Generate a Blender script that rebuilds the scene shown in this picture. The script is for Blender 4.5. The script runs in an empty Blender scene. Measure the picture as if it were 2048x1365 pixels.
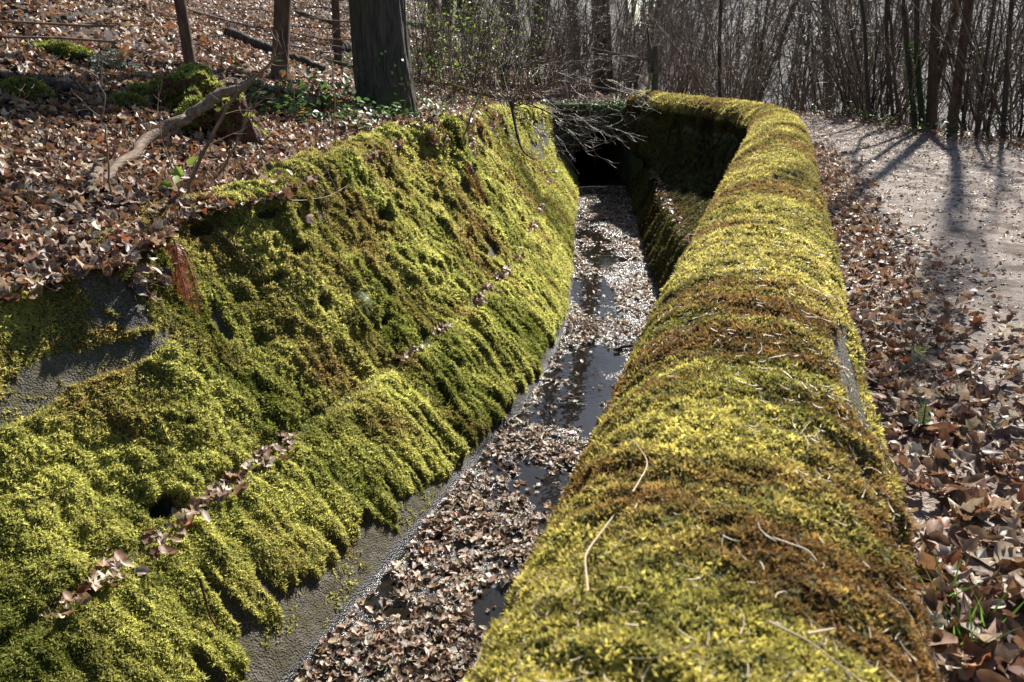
import bpy, math, random
import numpy as np
from mathutils import Vector, Matrix

R = math.radians
rng = np.random.default_rng(7)
random.seed(7)
scene = bpy.context.scene
COL = scene.collection

# ---------------------------------------------------------------- camera, sky, sun
PITCH = math.atan((682.5 - 120.0) / 1600.0)
CAMZ = 1.15
cam_data = bpy.data.cameras.new("camera")
cam = bpy.data.objects.new("camera", cam_data)
COL.objects.link(cam)
cam.location = (0, 0, CAMZ)
cam.rotation_euler = (R(90) - PITCH, 0, 0)
cam_data.sensor_width = 22.3
cam_data.lens = 22.3 * 1600.0 / 2048.0
cam_data.clip_start = 0.02
cam_data.clip_end = 2000
cam_data.dof.use_dof = True
cam_data.dof.focus_distance = 4.6
cam_data.dof.aperture_fstop = 4.5
scene.camera = cam

SUN_AZ, SUN_EL = R(25), R(40)
world = bpy.data.worlds.new("World")
scene.world = world
world.use_nodes = True
wn = world.node_tree
sky = wn.nodes.new("ShaderNodeTexSky")
sky.sky_type = 'NISHITA'
sky.sun_disc = False
sky.sun_elevation = SUN_EL
sky.sun_rotation = SUN_AZ
sky.dust_density = 0.8
wn.nodes["Background"].inputs[1].default_value = 0.062
wn.links.new(sky.outputs[0], wn.nodes["Background"].inputs[0])
sl = bpy.data.lights.new("sun", 'SUN')
sl.energy = 5.0
sl.angle = R(0.9)
sl.color = (1.0, 0.95, 0.88)
sun = bpy.data.objects.new("sun", sl)
COL.objects.link(sun)
sdir = Vector((math.sin(SUN_AZ) * math.cos(SUN_EL), math.cos(SUN_AZ) * math.cos(SUN_EL), math.sin(SUN_EL)))
sun.rotation_euler = (-sdir).to_track_quat('-Z', 'Y').to_euler()
scene.view_settings.view_transform = 'Standard'
scene.view_settings.look = 'None'
scene.view_settings.exposure = 1.25
scene.view_settings.gamma = 1.0
scene.cycles.max_bounces = 6
scene.cycles.transparent_max_bounces = 6
scene.cycles.use_denoising = True

# ---------------------------------------------------------------- noise
def _hash(ix, iy, iz, seed):
    h = (ix.astype(np.int64) * 374761393 + iy.astype(np.int64) * 668265263 + iz.astype(np.int64) * 2147483647 + seed * 974634777) & 0xffffffff
    h = ((h ^ (h >> 13)) * 1274126177) & 0xffffffff
    h = h ^ (h >> 16)
    return (h & 0xffff) / 65535.0

def vnoise(x, y, z=None, seed=0):
    if z is None: z = np.zeros_like(x)
    x0, y0, z0 = np.floor(x), np.floor(y), np.floor(z)
    fx, fy, fz = x - x0, y - y0, z - z0
    fx = fx * fx * (3 - 2 * fx); fy = fy * fy * (3 - 2 * fy); fz = fz * fz * (3 - 2 * fz)
    r = 0
    for i in (0, 1):
        for j in (0, 1):
            for k in (0, 1):
                w = (fx if i else 1 - fx) * (fy if j else 1 - fy) * (fz if k else 1 - fz)
                r = r + w * _hash(x0 + i, y0 + j, z0 + k, seed)
    return r * 2 - 1

def fbm(x, y, z=None, oct=4, seed=0, gain=.5):
    x = np.asarray(x, float); y = np.asarray(y, float)
    x, y = np.broadcast_arrays(x, y)
    r = np.zeros(x.shape); a = 1.0; t = 0
    c, s = .8, .6
    for o in range(oct):
        r += a * vnoise(x, y, z, seed + o * 17)
        t += a; a *= gain
        x, y = (c * x - s * y) * 2.03 + 3.1, (s * x + c * y) * 2.03 + 1.7
        if z is not None: z = z * 2.03 + .7
    return r / t

def sstep(a, b, x):
    t = np.clip((x - a) / (b - a), 0, 1)
    return t * t * (3 - 2 * t)

# ---------------------------------------------------------------- object helpers
def tag(o, label=None, cat=None, group=None, kind=None):
    if label: o['label'] = label
    if cat: o['category'] = cat
    if group: o['group'] = group
    if kind: o['kind'] = kind
    return o

def empty(name, loc=(0, 0, 0), rz=0):
    o = bpy.data.objects.new(name, None)
    o.empty_display_size = .2
    COL.objects.link(o)
    o.location = loc
    o.rotation_euler = (0, 0, rz)
    return o

def mesh_np(name, verts, loops, counts, mat, parent=None, cols=None, smooth=True, attrs=None, loc=None):
    """verts Nx3, loops flat vertex indices, counts polygon sizes"""
    verts = np.ascontiguousarray(verts, np.float32)
    loops = np.ascontiguousarray(loops, np.int32).ravel()
    counts = np.asarray(counts, np.int32)
    me = bpy.data.meshes.new(name)
    me.vertices.add(len(verts)); me.vertices.foreach_set("co", verts.ravel())
    me.loops.add(len(loops)); me.loops.foreach_set("vertex_index", loops)
    me.polygons.add(len(counts))
    st = np.zeros(len(counts), np.int32); st[1:] = np.cumsum(counts)[:-1]
    me.polygons.foreach_set("loop_start", st)
    me.update(calc_edges=True)
    if smooth:
        me.polygons.foreach_set("use_smooth", np.ones(len(counts), bool))
    if cols is not None:
        a = me.color_attributes.new("Col", 'FLOAT_COLOR', 'POINT')
        c = np.ones((len(verts), 4), np.float32); c[:, :3] = cols
        a.data.foreach_set("color", c.ravel())
    for k, v in (attrs or {}).items():
        a = me.attributes.new(k, 'FLOAT', 'POINT')
        a.data.foreach_set("value", np.ascontiguousarray(v, np.float32).ravel())
    me.materials.append(mat)
    o = bpy.data.objects.new(name, me)
    COL.objects.link(o)
    if parent: o.parent = parent
    if loc is not None: o.location = loc
    return o

def grid_loops(n, m, mask=None):
    i = np.arange(n - 1)[:, None] * m + np.arange(m - 1)[None]
    q = np.stack([i, i + 1, i + m + 1, i + m], -1).reshape(-1, 4)
    if mask is not None: q = q[mask.ravel()]
    return q

def grid_mesh(name, P, mat, parent=None, flip=False, mask=None, **kw):
    n, m = P.shape[:2]
    q = grid_loops(n, m, mask)
    if flip: q = q[:, ::-1]
    return mesh_np(name, P.reshape(-1, 3), q, np.full(len(q), 4), mat, parent, **kw)

def grid_normals(P, flip=False):
    du = np.gradient(P, axis=0); dv = np.gradient(P, axis=1)
    n = np.cross(du, dv)
    if flip: n = -n
    return n / (np.linalg.norm(n, axis=2, keepdims=True) + 1e-12)

# ---------------------------------------------------------------- materials
def new_mat(name):
    m = bpy.data.materials.new(name); m.use_nodes = True
    nt = m.node_tree; nt.nodes.clear()
    return m, nt, nt.nodes.new, nt.links.new

def leafy(name, rough=.5, trans=.3, spec=.5, tint=1.25, scale=0):
    """vertex coloured thin tissue: lets some light through"""
    m, nt, N, L = new_mat(name)
    out = N("ShaderNodeOutputMaterial"); p = N("ShaderNodeBsdfPrincipled"); t = N("ShaderNodeBsdfTranslucent")
    a = N("ShaderNodeAttribute"); a.attribute_name = "Col"
    mx = N("ShaderNodeMixShader"); mx.inputs[0].default_value = trans
    src = a.outputs[0]
    if scale:
        tc = N("ShaderNodeTexCoord"); nz = N("ShaderNodeTexNoise"); nz.inputs["Scale"].default_value = scale
        L(tc.outputs["Object"], nz.inputs[0])
        r = N("ShaderNodeMapRange"); r.inputs[1].default_value = .3; r.inputs[2].default_value = .7
        r.inputs[3].default_value = .65; r.inputs[4].default_value = 1.3
        L(nz.outputs[0], r.inputs[0])
        vm = N("ShaderNodeVectorMath"); vm.operation = 'SCALE'
        L(src, vm.inputs[0]); L(r.outputs[0], vm.inputs["Scale"]); src = vm.outputs[0]
    g = N("ShaderNodeVectorMath"); g.operation = 'SCALE'; g.inputs["Scale"].default_value = tint
    L(src, g.inputs[0])
    L(src, p.inputs["Base Color"]); L(g.outputs[0], t.inputs[0])
    p.inputs["Roughness"].default_value = rough
    p.inputs["Specular IOR Level"].default_value = spec
    L(p.outputs[0], mx.inputs[1]); L(t.outputs[0], mx.inputs[2]); L(mx.outputs[0], out.inputs[0])
    return m

def noisy(name, c1, c2, scale=8, detail=6, rough=.85, bump=.3, bscale=40, bdist=.01, spec=.3, stretch=None, c3=None, s3=2):
    m, nt, N, L = new_mat(name)
    out = N("ShaderNodeOutputMaterial"); p = N("ShaderNodeBsdfPrincipled")
    tc = N("ShaderNodeTexCoord"); mp = N("ShaderNodeMapping")
    L(tc.outputs["Object"], mp.inputs[0])
    if stretch: mp.inputs["Scale"].default_value = stretch
    nz = N("ShaderNodeTexNoise"); nz.inputs["Scale"].default_value = scale; nz.inputs["Detail"].default_value = detail
    nz.inputs["Roughness"].default_value = .65
    L(mp.outputs[0], nz.inputs[0])
    cr = N("ShaderNodeValToRGB"); cr.color_ramp.elements[0].position = .32; cr.color_ramp.elements[1].position = .68
    cr.color_ramp.elements[0].color = (*c1, 1); cr.color_ramp.elements[1].color = (*c2, 1)
    L(nz.outputs[0], cr.inputs[0]); src = cr.outputs[0]
    if c3:
        n3 = N("ShaderNodeTexNoise"); n3.inputs["Scale"].default_value = s3; n3.inputs["Detail"].default_value = 5
        L(tc.outputs["Object"], n3.inputs[0])
        r3 = N("ShaderNodeMapRange"); r3.inputs[1].default_value = .5; r3.inputs[2].default_value = .64
        L(n3.outputs[0], r3.inputs[0])
        mx = N("ShaderNodeMix"); mx.data_type = 'RGBA'; L(r3.outputs[0], mx.inputs[0]); L(src, mx.inputs[6])
        mx.inputs[7].default_value = (*c3, 1); src = mx.outputs[2]
    L(src, p.inputs["Base Color"])
    bz = N("ShaderNodeTexNoise"); bz.inputs["Scale"].default_value = bscale; bz.inputs["Detail"].default_value = 6
    L(mp.outputs[0], bz.inputs[0])
    b = N("ShaderNodeBump"); b.inputs["Strength"].default_value = bump; b.inputs["Distance"].default_value = bdist
    L(bz.outputs[0], b.inputs["Height"]); L(b.outputs[0], p.inputs["Normal"])
    p.inputs["Roughness"].default_value = rough
    p.inputs["Specular IOR Level"].default_value = spec
    L(p.outputs[0], out.inputs[0])
    return m

def wall_material():
    """weathered concrete that turns into brown moss felt where the attribute 'moss' is high, wet and dark where 'wet' is high"""
    m, nt, N, L = new_mat("weathered_concrete")
    out = N("ShaderNodeOutputMaterial"); p = N("ShaderNodeBsdfPrincipled")
    tc = N("ShaderNodeTexCoord")
    nz = N("ShaderNodeTexNoise"); nz.inputs["Scale"].default_value = 5; nz.inputs["Detail"].default_value = 8; nz.inputs["Roughness"].default_value = .7
    L(tc.outputs["Object"], nz.inputs[0])
    cr = N("ShaderNodeValToRGB")
    cr.color_ramp.elements[0].position = .3; cr.color_ramp.elements[0].color = (.06, .052, .042, 1)
    cr.color_ramp.elements[1].position = .7; cr.color_ramp.elements[1].color = (.20, .178, .142, 1)
    L(nz.outputs[0], cr.inputs[0])
    vo = N("ShaderNodeTexVoronoi"); vo.inputs["Scale"].default_value = 105
    L(tc.outputs["Object"], vo.inputs[0])
    cv = N("ShaderNodeMapRange"); cv.inputs[1].default_value = 0; cv.inputs[2].default_value = .8; cv.inputs[3].default_value = 1.5; cv.inputs[4].default_value = .25
    L(vo.outputs["Distance"], cv.inputs[0])
    sc = N("ShaderNodeVectorMath"); sc.operation = 'SCALE'; L(cr.outputs[0], sc.inputs[0]); L(cv.outputs[0], sc.inputs["Scale"])
    am = N("ShaderNodeAttribute"); am.attribute_name = "moss"
    aw = N("ShaderNodeAttribute"); aw.attribute_name = "wet"
    felt = N("ShaderNodeValToRGB")
    felt.color_ramp.elements[0].position = .3; felt.color_ramp.elements[0].color = (.028, .03, .006, 1)
    felt.color_ramp.elements[1].position = .7; felt.color_ramp.elements[1].color = (.085, .085, .014, 1)
    n2 = N("ShaderNodeTexNoise"); n2.inputs["Scale"].default_value = 60; n2.inputs["Detail"].default_value = 4
    L(tc.outputs["Object"], n2.inputs[0]); L(n2.outputs[0], felt.inputs[0])
    mp = N("ShaderNodeMapping"); mp.inputs["Scale"].default_value = (6, 6, .8); L(tc.outputs["Object"], mp.inputs[0])
    n4 = N("ShaderNodeTexNoise"); n4.inputs["Scale"].default_value = 1.6; n4.inputs["Detail"].default_value = 7; n4.inputs["Roughness"].default_value = .7; L(mp.outputs[0], n4.inputs[0])
    r4 = N("ShaderNodeMapRange"); r4.inputs[1].default_value = .42; r4.inputs[2].default_value = .62; L(n4.outputs[0], r4.inputs[0])
    m4 = N("ShaderNodeMix"); m4.data_type = 'RGBA'; L(r4.outputs[0], m4.inputs[0]); L(sc.outputs[0], m4.inputs[6]); m4.inputs[7].default_value = (.062, .056, .024, 1)
    mx = N("ShaderNodeMix"); mx.data_type = 'RGBA'
    L(am.outputs["Fac"], mx.inputs[0]); L(m4.outputs[2], mx.inputs[6]); L(felt.outputs[0], mx.inputs[7])
    mw = N("ShaderNodeMix"); mw.data_type = 'RGBA'
    L(aw.outputs["Fac"], mw.inputs[0]); L(mx.outputs[2], mw.inputs[6]); mw.inputs[7].default_value = (.022, .022, .022, 1)
    L(mw.outputs[2], p.inputs["Base Color"])
    rr = N("ShaderNodeMapRange"); rr.inputs[3].default_value = .9; rr.inputs[4].default_value = .38
    L(aw.outputs["Fac"], rr.inputs[0]); L(rr.outputs[0], p.inputs["Roughness"])
    p.inputs["Specular IOR Level"].default_value = .35
    ad = N("ShaderNodeMath"); ad.operation = 'ADD'
    L(nz.outputs[0], ad.inputs[0])
    mu = N("ShaderNodeMath"); mu.operation = 'MULTIPLY'; mu.inputs[1].default_value = -.5; L(vo.outputs["Distance"], mu.inputs[0]); L(mu.outputs[0], ad.inputs[1])
    b = N("ShaderNodeBump"); b.inputs["Strength"].default_value = 1.0; b.inputs["Distance"].default_value = .012
    L(ad.outputs[0], b.inputs["Height"]); L(b.outputs[0], p.inputs["Normal"])
    L(p.outputs[0], out.inputs[0])
    return m

M_wall = wall_material()
M_moss = leafy("moss_shoots", rough=.6, trans=.5, spec=.25, tint=1.5)
M_leaf = leafy("dead_leaf", rough=.5, trans=.24, spec=.42, tint=1.4, scale=55)
M_green = leafy("green_leaf", rough=.45, trans=.4, spec=.35, tint=1.6)
M_straw = leafy("straw", rough=.45, trans=.1, spec=.5)
M_litter = noisy("humus", (.012, .008, .006), (.06, .035, .024), 14, bump=.8, bscale=60, bdist=.03)
M_gravel = noisy("path_gravel", (.13, .102, .08), (.40, .335, .285), 34, bump=1.0, bscale=90, bdist=.02, spec=.2, rough=.85, c3=(.10, .07, .05), s3=3)
M_mud = noisy("wet_mud", (.012, .010, .009), (.045, .038, .032), 9, rough=.2, bump=1.0, bscale=45, bdist=.025, spec=.7)
M_bark = noisy("grey_bark", (.02, .016, .013), (.085, .068, .052), 30, bump=1.0, bscale=42, bdist=.03, stretch=(1, 1, .12))
M_oak = noisy("furrowed_bark", (.018, .015, .012), (.10, .082, .062), 34, bump=1.0, bscale=38, bdist=.05, stretch=(1, 1, .1), c3=(.05, .06, .02), s3=1.6)
M_brown = noisy("smooth_brown_bark", (.04, .022, .014), (.13, .075, .045), 18, bump=.5, bscale=50, bdist=.01, stretch=(1, 1, .3))
M_stem = noisy("sapling_bark", (.07, .044, .028), (.24, .16, .10), 14, bump=.4, bscale=60, bdist=.006, stretch=(1, 1, .3), spec=.35, rough=.6)
M_twig = noisy("twig_bark", (.05, .032, .02), (.17, .115, .072), 10, bump=.2, bscale=60, bdist=.003, spec=.4, rough=.5)
M_dead = noisy("weathered_dead_wood", (.07, .048, .032), (.25, .18, .125), 16, bump=.8, bscale=30, bdist=.012, stretch=(3, .4, 3))
M_timber = noisy("weathered_timber", (.04, .03, .022), (.14, .11, .08), 22, bump=.7, bscale=40, bdist=.006, stretch=(1, 1, .15))
M_stone = noisy("dark_headwall_stone", (.025, .024, .02), (.10, .095, .075), 3.5, bump=.8, bscale=18, bdist=.03, c3=(.03, .045, .01), s3=1.3)
M_rot = noisy("rotten_wood", (.02, .009, .005), (.12, .045, .022), 20, bump=1.0, bscale=26, bdist=.03)
M_meadow = noisy("valley_grass", (.06, .085, .02), (.13, .16, .05), .5, bump=.2, bscale=9)
M_farhill = noisy("far_slope", (.065, .058, .056), (.135, .12, .116), .11, bump=.6, bscale=.6, bdist=2, c3=(.07, .065, .07), s3=.02)
M_farwood = noisy("far_wood", (.06, .05, .04), (.15, .125, .10), .3, bump=.4, bscale=3, bdist=.5)

def water_material():
    m, nt, N, L = new_mat("ditch_water")
    out = N("ShaderNodeOutputMaterial"); p = N("ShaderNodeBsdfPrincipled")
    p.inputs["Base Color"].default_value = (.012, .010, .007, 1)
    p.inputs["Roughness"].default_value = .06
    p.inputs["Specular IOR Level"].default_value = .35
    tc = N("ShaderNodeTexCoord"); nz = N("ShaderNodeTexNoise"); nz.inputs["Scale"].default_value = 9
    L(tc.outputs["Object"], nz.inputs[0])
    b = N("ShaderNodeBump"); b.inputs["Strength"].default_value = .12; b.inputs["Distance"].default_value = .02
    L(nz.outputs[0], b.inputs["Height"]); L(b.outputs[0], p.inputs["Normal"]); L(p.outputs[0], out.inputs[0])
    return m
M_water = water_material()

# ---------------------------------------------------------------- plan of the canal (all metres; path level z = 0)
FLOOR_Z = -1.55
_yy = np.linspace(-4, 24, 2801)
def smooth(a, w=61):
    k = np.exp(-np.linspace(-2, 2, w) ** 2); k /= k.sum()
    h = w // 2
    lo = a[0] - (a[1:h + 1] - a[0])[::-1]; hi = a[-1] - (a[-h - 1:-1] - a[-1])[::-1]
    return np.convolve(np.concatenate([lo, a, hi]), k, 'valid')
XF_t = smooth(np.interp(_yy, [-4, 0, 2.95, 3.95, 4.97, 6.52, 8.39, 9.38, 12.53, 16.39, 19, 24],
                        [-3.4, -2.0, -1.0, -.65, -.29, .25, .64, .74, 1.0, 1.39, 1.55, 1.7]), 121)
SF_t = np.gradient(XF_t, _yy)
XC_t = smooth(np.interp(_yy, [-4, 0, .76, 1.0, 1.49, 2.2, 2.85, 3.94, 5.34, 8.76, 9.7, 10.9, 12.1, 13.2, 14.8, 16.5, 17.3, 24],
                        [-1.1, 0, .225, .31, .465, .69, .9, 1.26, 1.71, 2.84, 3.13, 3.47, 3.62, 3.52, 3.2, 2.84, 2.72, 2.7]), 61)
SC_t = np.gradient(XC_t, _yy)
XF = lambda y: np.interp(y, _yy, XF_t)
SF = lambda y: np.interp(y, _yy, SF_t)
XC = lambda y: np.interp(y, _yy, XC_t)
SC = lambda y: np.interp(y, _yy, SC_t)
_ty = [-4, 3.0, 3.4, 4.1, 4.7, 5.4, 7.5, 8.6, 11.6, 15, 16.8, 18.6, 24]
_to = [1.3, 1.3, 1.15, 1.38, 1.18, 1.4, 1.62, 1.36, 1.32, 1.36, .85, .7, .7]
_tz = [.13, .15, .2, .28, .33, .36, .40, .40, .35, .25, .13, .1, .1]
OT = lambda y: np.interp(y, _ty, _to)
ZT = lambda y: np.interp(y, _ty, _tz)
def off_left(x, y):
    return (XF(y) - x) / np.sqrt(1 + SF(y) ** 2)
END_Y = 18.6
XP = lambda y: np.interp(y, [-4, 0, 8, 11.8, 13.85, 16.8, 19, 24, 40], [8.5, 8.2, 7.8, 7.45, 7.2, 7.0, 6.3, 4.6, 1.5])   # outer edge of the path

def G(x, y):
    """ground height"""
    x = np.asarray(x, float); y = np.asarray(y, float)
    x, y = np.broadcast_arrays(x, y)
    yc = np.clip(y, -4, 24)
    off = off_left(x, yc); d = off - OT(yc)
    dp = np.maximum(d, 0)
    hill = .16 * dp + .22 * np.maximum(dp - 1.2, 0) - .0007 * dp ** 2
    rough = .07 * fbm(x * .9, y * .9, oct=4, seed=3) + .2 * fbm(x * .25, y * .25, oct=3, seed=5)
    left = ZT(yc) - .03 + hill + rough * sstep(0.0, 1.8, d)
    # behind the headwall the ground rises gently
    back = np.maximum(y - 19, 0)
    left = left + .075 * back * (1 - sstep(1.0, 7, x - .05 * back))
    # right-hand side: path, then the slope down into the valley
    px = XP(y)
    e = x - px
    path = .012 * fbm(x * 1.5, y * 1.5, oct=3, seed=8) + .02 * sstep(-.9, .1, e)
    drop = -.42 * np.maximum(e - .2, 0)
    drop = np.maximum(drop, -9)
    right = path + drop + .1 * fbm(x * .5, y * .5, oct=3, seed=9) * sstep(.2, 2, e)
    xm = np.where(y < 19, XC(yc), 2.7)
    w = np.where(y < END_Y, (x > XC(yc)).astype(float), sstep(1.0, 5.0, x))
    return left * (1 - w) + right * w

def gpoint(x, y, dz=0): return Vector((float(x), float(y), float(G(x, y)) + dz))

def at_y(px, py, Y):
    dx = (px - 1024) / 1600; dy = -(py - 682.5) / 1600
    c, s = math.cos(PITCH), math.sin(PITCH)
    yy, zz = c + dy * s, -s + dy * c
    t = Y / yy
    return Vector((dx * t, Y, CAMZ + zz * t))

def hit(px, py, far=60):
    """where a point seen in the survey photograph lies on the ground"""
    Y = np.linspace(.3, far, 6000)
    dx = (px - 1024) / 1600; dy = -(py - 682.5) / 1600
    c, s = math.cos(PITCH), math.sin(PITCH)
    t = Y / (c + dy * s)
    z = CAMZ + (-s + dy * c) * t
    g = G(dx * t, Y)
    under = z < g
    if not under.any():
        i = int(np.argmin(np.abs(Y - 24))); print("miss", px, py)
    else:
        i = int(np.argmax(under))
    return Vector((float(dx * t[i]), float(Y[i]), float(g[i])))

# ---------------------------------------------------------------- scatter helpers
def rand_frames(nrm, r, tilt=0.35, down=None):
    """random orientation frames around normals: returns X,Y,Z unit vectors (n,3)"""
    n = len(nrm)
    z = nrm + r.normal(size=(n, 3)) * np.asarray(tilt).reshape(-1, 1) if np.ndim(tilt) else nrm + r.normal(size=(n, 3)) * tilt
    if down is not None: z = z + down
    z /= np.linalg.norm(z, axis=1, keepdims=True)
    a = r.normal(size=(n, 3))
    x = np.cross(a, z); x /= np.linalg.norm(x, axis=1, keepdims=True)
    y = np.cross(z, x)
    return x, y, z

def instance(templates, pos, frames, scale, cols, r, colvar=None):
    """templates: list of (V, faces(list of equal-size polys), shade(V)) -> merged arrays"""
    X, Y, Z = frames
    which = r.integers(0, len(templates), len(pos))
    VV, LL, CC, CN = [], [], [], []
    base = 0
    sc = np.asarray(scale)
    if sc.ndim == 1: sc = np.stack([sc, sc, sc], 1)
    for k, (V, Fc, sh) in enumerate(templates):
        id_ = np.nonzero(which == k)[0]
        if not len(id_): continue
        n = len(id_)
        v = V[None] * sc[id_][:, None, :]
        w = v[..., 0:1] * X[id_][:, None] + v[..., 1:2] * Y[id_][:, None] + v[..., 2:3] * Z[id_][:, None] + pos[id_][:, None]
        c = cols[id_][:, None, :] * sh[None, :, None] if sh is not None else np.repeat(cols[id_][:, None], len(V), 1)
        f = Fc[None] + (np.arange(n) * len(V))[:, None, None] + base
        VV.append(w.reshape(-1, 3)); CC.append(c.reshape(-1, 3)); LL.append(f.reshape(-1)); CN.append(np.full(n * len(Fc), Fc.shape[1]))
        base += n * len(V)
    return np.concatenate(VV), np.concatenate(LL), np.concatenate(CN), np.concatenate(CC)

def tuft_templates(nleaf, ntemp, spread, wid, seed):
    """small moss shoots: slim triangles leaning out from a common foot, unit height"""
    r = np.random.default_rng(seed); out = []
    for _ in range(ntemp):
        V, F_ = [], []
        for i in range(nleaf):
            a = r.uniform(0, 2 * math.pi); lean = r.uniform(.15, spread); L = r.uniform(.55, 1.15)
            foot = np.array([r.normal() * .28, r.normal() * .28, -.15])
            d = np.array([math.cos(a) * lean, math.sin(a) * lean, 1.0]); d /= np.linalg.norm(d)
            sdv = np.array([-math.sin(a), math.cos(a), r.normal() * .3]) * wid * r.uniform(.7, 1.3)
            mid = foot + d * L * .45
            tip = foot + d * L + np.array([math.cos(a), math.sin(a), -.35]) * .22 * lean
            b = len(V)
            V += [foot, mid + sdv, tip, mid - sdv]
            F_.append([b, b + 1, b + 2, b + 3])
        V = np.array(V)
        sh = np.tile([.75, 1.0, 1.15, 1.0], nleaf)
        out.append((V, np.array(F_), sh))
    return out

def lobed_leaf(seed, hi=True):
    """a dead maple / oak leaf: lobed outline fanned round the midrib, curled"""
    r = np.random.default_rng(seed)
    lobes = r.choice([5, 5, 7])
    out = [[0, -.52]] if hi else []
    n = lobes * 2 - 1
    for i in range(n):
        a = -math.pi * .5 + math.pi * 2 * (i + 1) / (n + 1)
        tipq = i % 2 == 0
        ang = a
        m = abs(math.sin((i + 1) / (n + 1) * math.pi))
        rad = (.32 + .24 * m ** .8) if tipq else (.24 + .15 * m)
        rad *= r.uniform(.75, 1.15)
        out.append([math.cos(ang) * rad * .95, math.sin(ang) * rad + .05])
        if tipq and hi:
            out[-1:] = [[math.cos(ang - .13) * rad * .82, math.sin(ang - .13) * rad * .82 + .05], [math.cos(ang) * rad * .98, math.sin(ang) * rad + .05],
                        [math.cos(ang + .13) * rad * .82, math.sin(ang + .13) * rad * .82 + .05]]
    P = np.array(out)
    c1, c2, c3 = r.uniform(.2, 2.0), r.uniform(-.9, 1.2), r.uniform(-.9, .9)
    z = c1 * P[:, 0] ** 2 + c2 * P[:, 1] ** 2 + c3 * P[:, 0] * P[:, 1] + r.normal(size=len(P)) * .07
    V = np.vstack([[[0, .03, -.02]], np.column_stack([P, z])])
    m = len(P)
    F_ = np.array([[0, 1 + i, 1 + (i + 1) % m] for i in range(m)])
    sh = np.concatenate([[.85], r.uniform(.85, 1.15, m)])
    return V, F_, sh

def simple_leaf(seed):
    r = np.random.default_rng(seed)
    c = r.uniform(.05, .35)
    V = np.array([[0, -.5, 0], [.34, -.1, c], [.22, .3, c * .6], [0, .55, r.uniform(-.2, .25)], [-.26, .28, c * .7], [-.33, -.12, c]])
    V[:, :2] *= r.uniform(.85, 1.15, (6, 2))
    F_ = np.array([[0, 1, 2, 3], [0, 3, 4, 5]])
    return V, F_, np.ones(6)

def oval_leaf(seed):
    """a beech-like oval leaf, cupped and wavy"""
    r = np.random.default_rng(seed); m = 12
    a = np.arange(m) / m * 2 * math.pi
    x = np.sin(a) * .27 * r.uniform(.8, 1.2) * (1 + r.normal(size=m) * .06); y = -np.cos(a) * .5
    x = x * (1 - .25 * y)
    c1, c2 = r.uniform(.5, 3.5), r.uniform(-1.0, 1.2)
    V = np.vstack([[[0, 0, -.02]], np.column_stack([x, y, c1 * x * x + c2 * y * y + r.normal(size=m) * .04])])
    return V, np.array([[0, 1 + i, 1 + (i + 1) % m] for i in range(m)]), np.concatenate([[.85], r.uniform(.85, 1.15, m)])
LEAF_HI = [lobed_leaf(i, True) for i in range(9)] + [oval_leaf(80 + i) for i in range(7)]
LEAF_MID = [lobed_leaf(50 + i, False) for i in range(7)] + [oval_leaf(90 + i) for i in range(5)]
LEAF_LO = [simple_leaf(i) for i in range(6)]

def leaf_colors(n, r, red=1.0, pale=1.0):
    pal = np.array([[.20, .105, .055], [.26, .16, .088], [.12, .062, .036], [.36, .255, .175], [.46, .375, .285], [.26, .09, .035], [.08, .05, .04]])
    pr = np.array([.24, .24, .17, .15 * pale, .08 * pale, .06 * red, .1]); pr /= pr.sum()
    c = pal[r.choice(len(pal), n, p=pr)]
    return c * r.uniform(.75, 1.25, (n, 1)) * (1 + r.normal(size=(n, 3)) * .05)

def leaves_object(name, pos, nrm, label, mat=None, size=.085, tilt=.38, r=None, parent=None, colors=None, **ck):
    r = r or rng
    d = np.linalg.norm(pos - np.array([0, 0, CAMZ]), axis=1)
    cols = leaf_colors(len(pos), r, **ck) if colors is None else colors
    A = []
    base = 0
    for T, lo, hi in ((LEAF_HI, 0, 4.0), (LEAF_MID, 4.0, 9.0), (LEAF_LO, 9.0, 1e9)):
        s = (d >= lo) & (d < hi)
        if not s.any(): continue
        fr = rand_frames(nrm[s], r, tilt)
        sc = size * np.clip(r.lognormal(-.1, .32, s.sum()), .4, 1.4) * (1 - .28 * sstep(1.8, 4.0, d[s]) * (size > .07))
        V, Lp, Cn, Cc = instance(T, pos[s], fr, sc, cols[s], r)
        A.append((V, Lp + base, Cn, Cc)); base += len(V)
    V = np.concatenate([a[0] for a in A]); Lp = np.concatenate([a[1] for a in A]); Cn = np.concatenate([a[2] for a in A]); Cc = np.concatenate([a[3] for a in A])
    o = mesh_np(name, V, Lp, Cn, mat or M_leaf, parent, cols=Cc, smooth=True)
    o['kind'] = 'stuff'
    if label: tag(o, label, 'leaf litter')
    return o

# ---------------------------------------------------------------- tubes, trees
def rot_frames(P):
    T = np.gradient(P, axis=0); T /= np.linalg.norm(T, axis=1, keepdims=True) + 1e-12
    ref = np.array([0, 0, 1.0]) if abs(T[0, 2]) < .9 else np.array([1.0, 0, 0])
    U = np.cross(T, ref); U /= np.linalg.norm(U, axis=1, keepdims=True) + 1e-12
    return T, U, np.cross(T, U)

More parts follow.
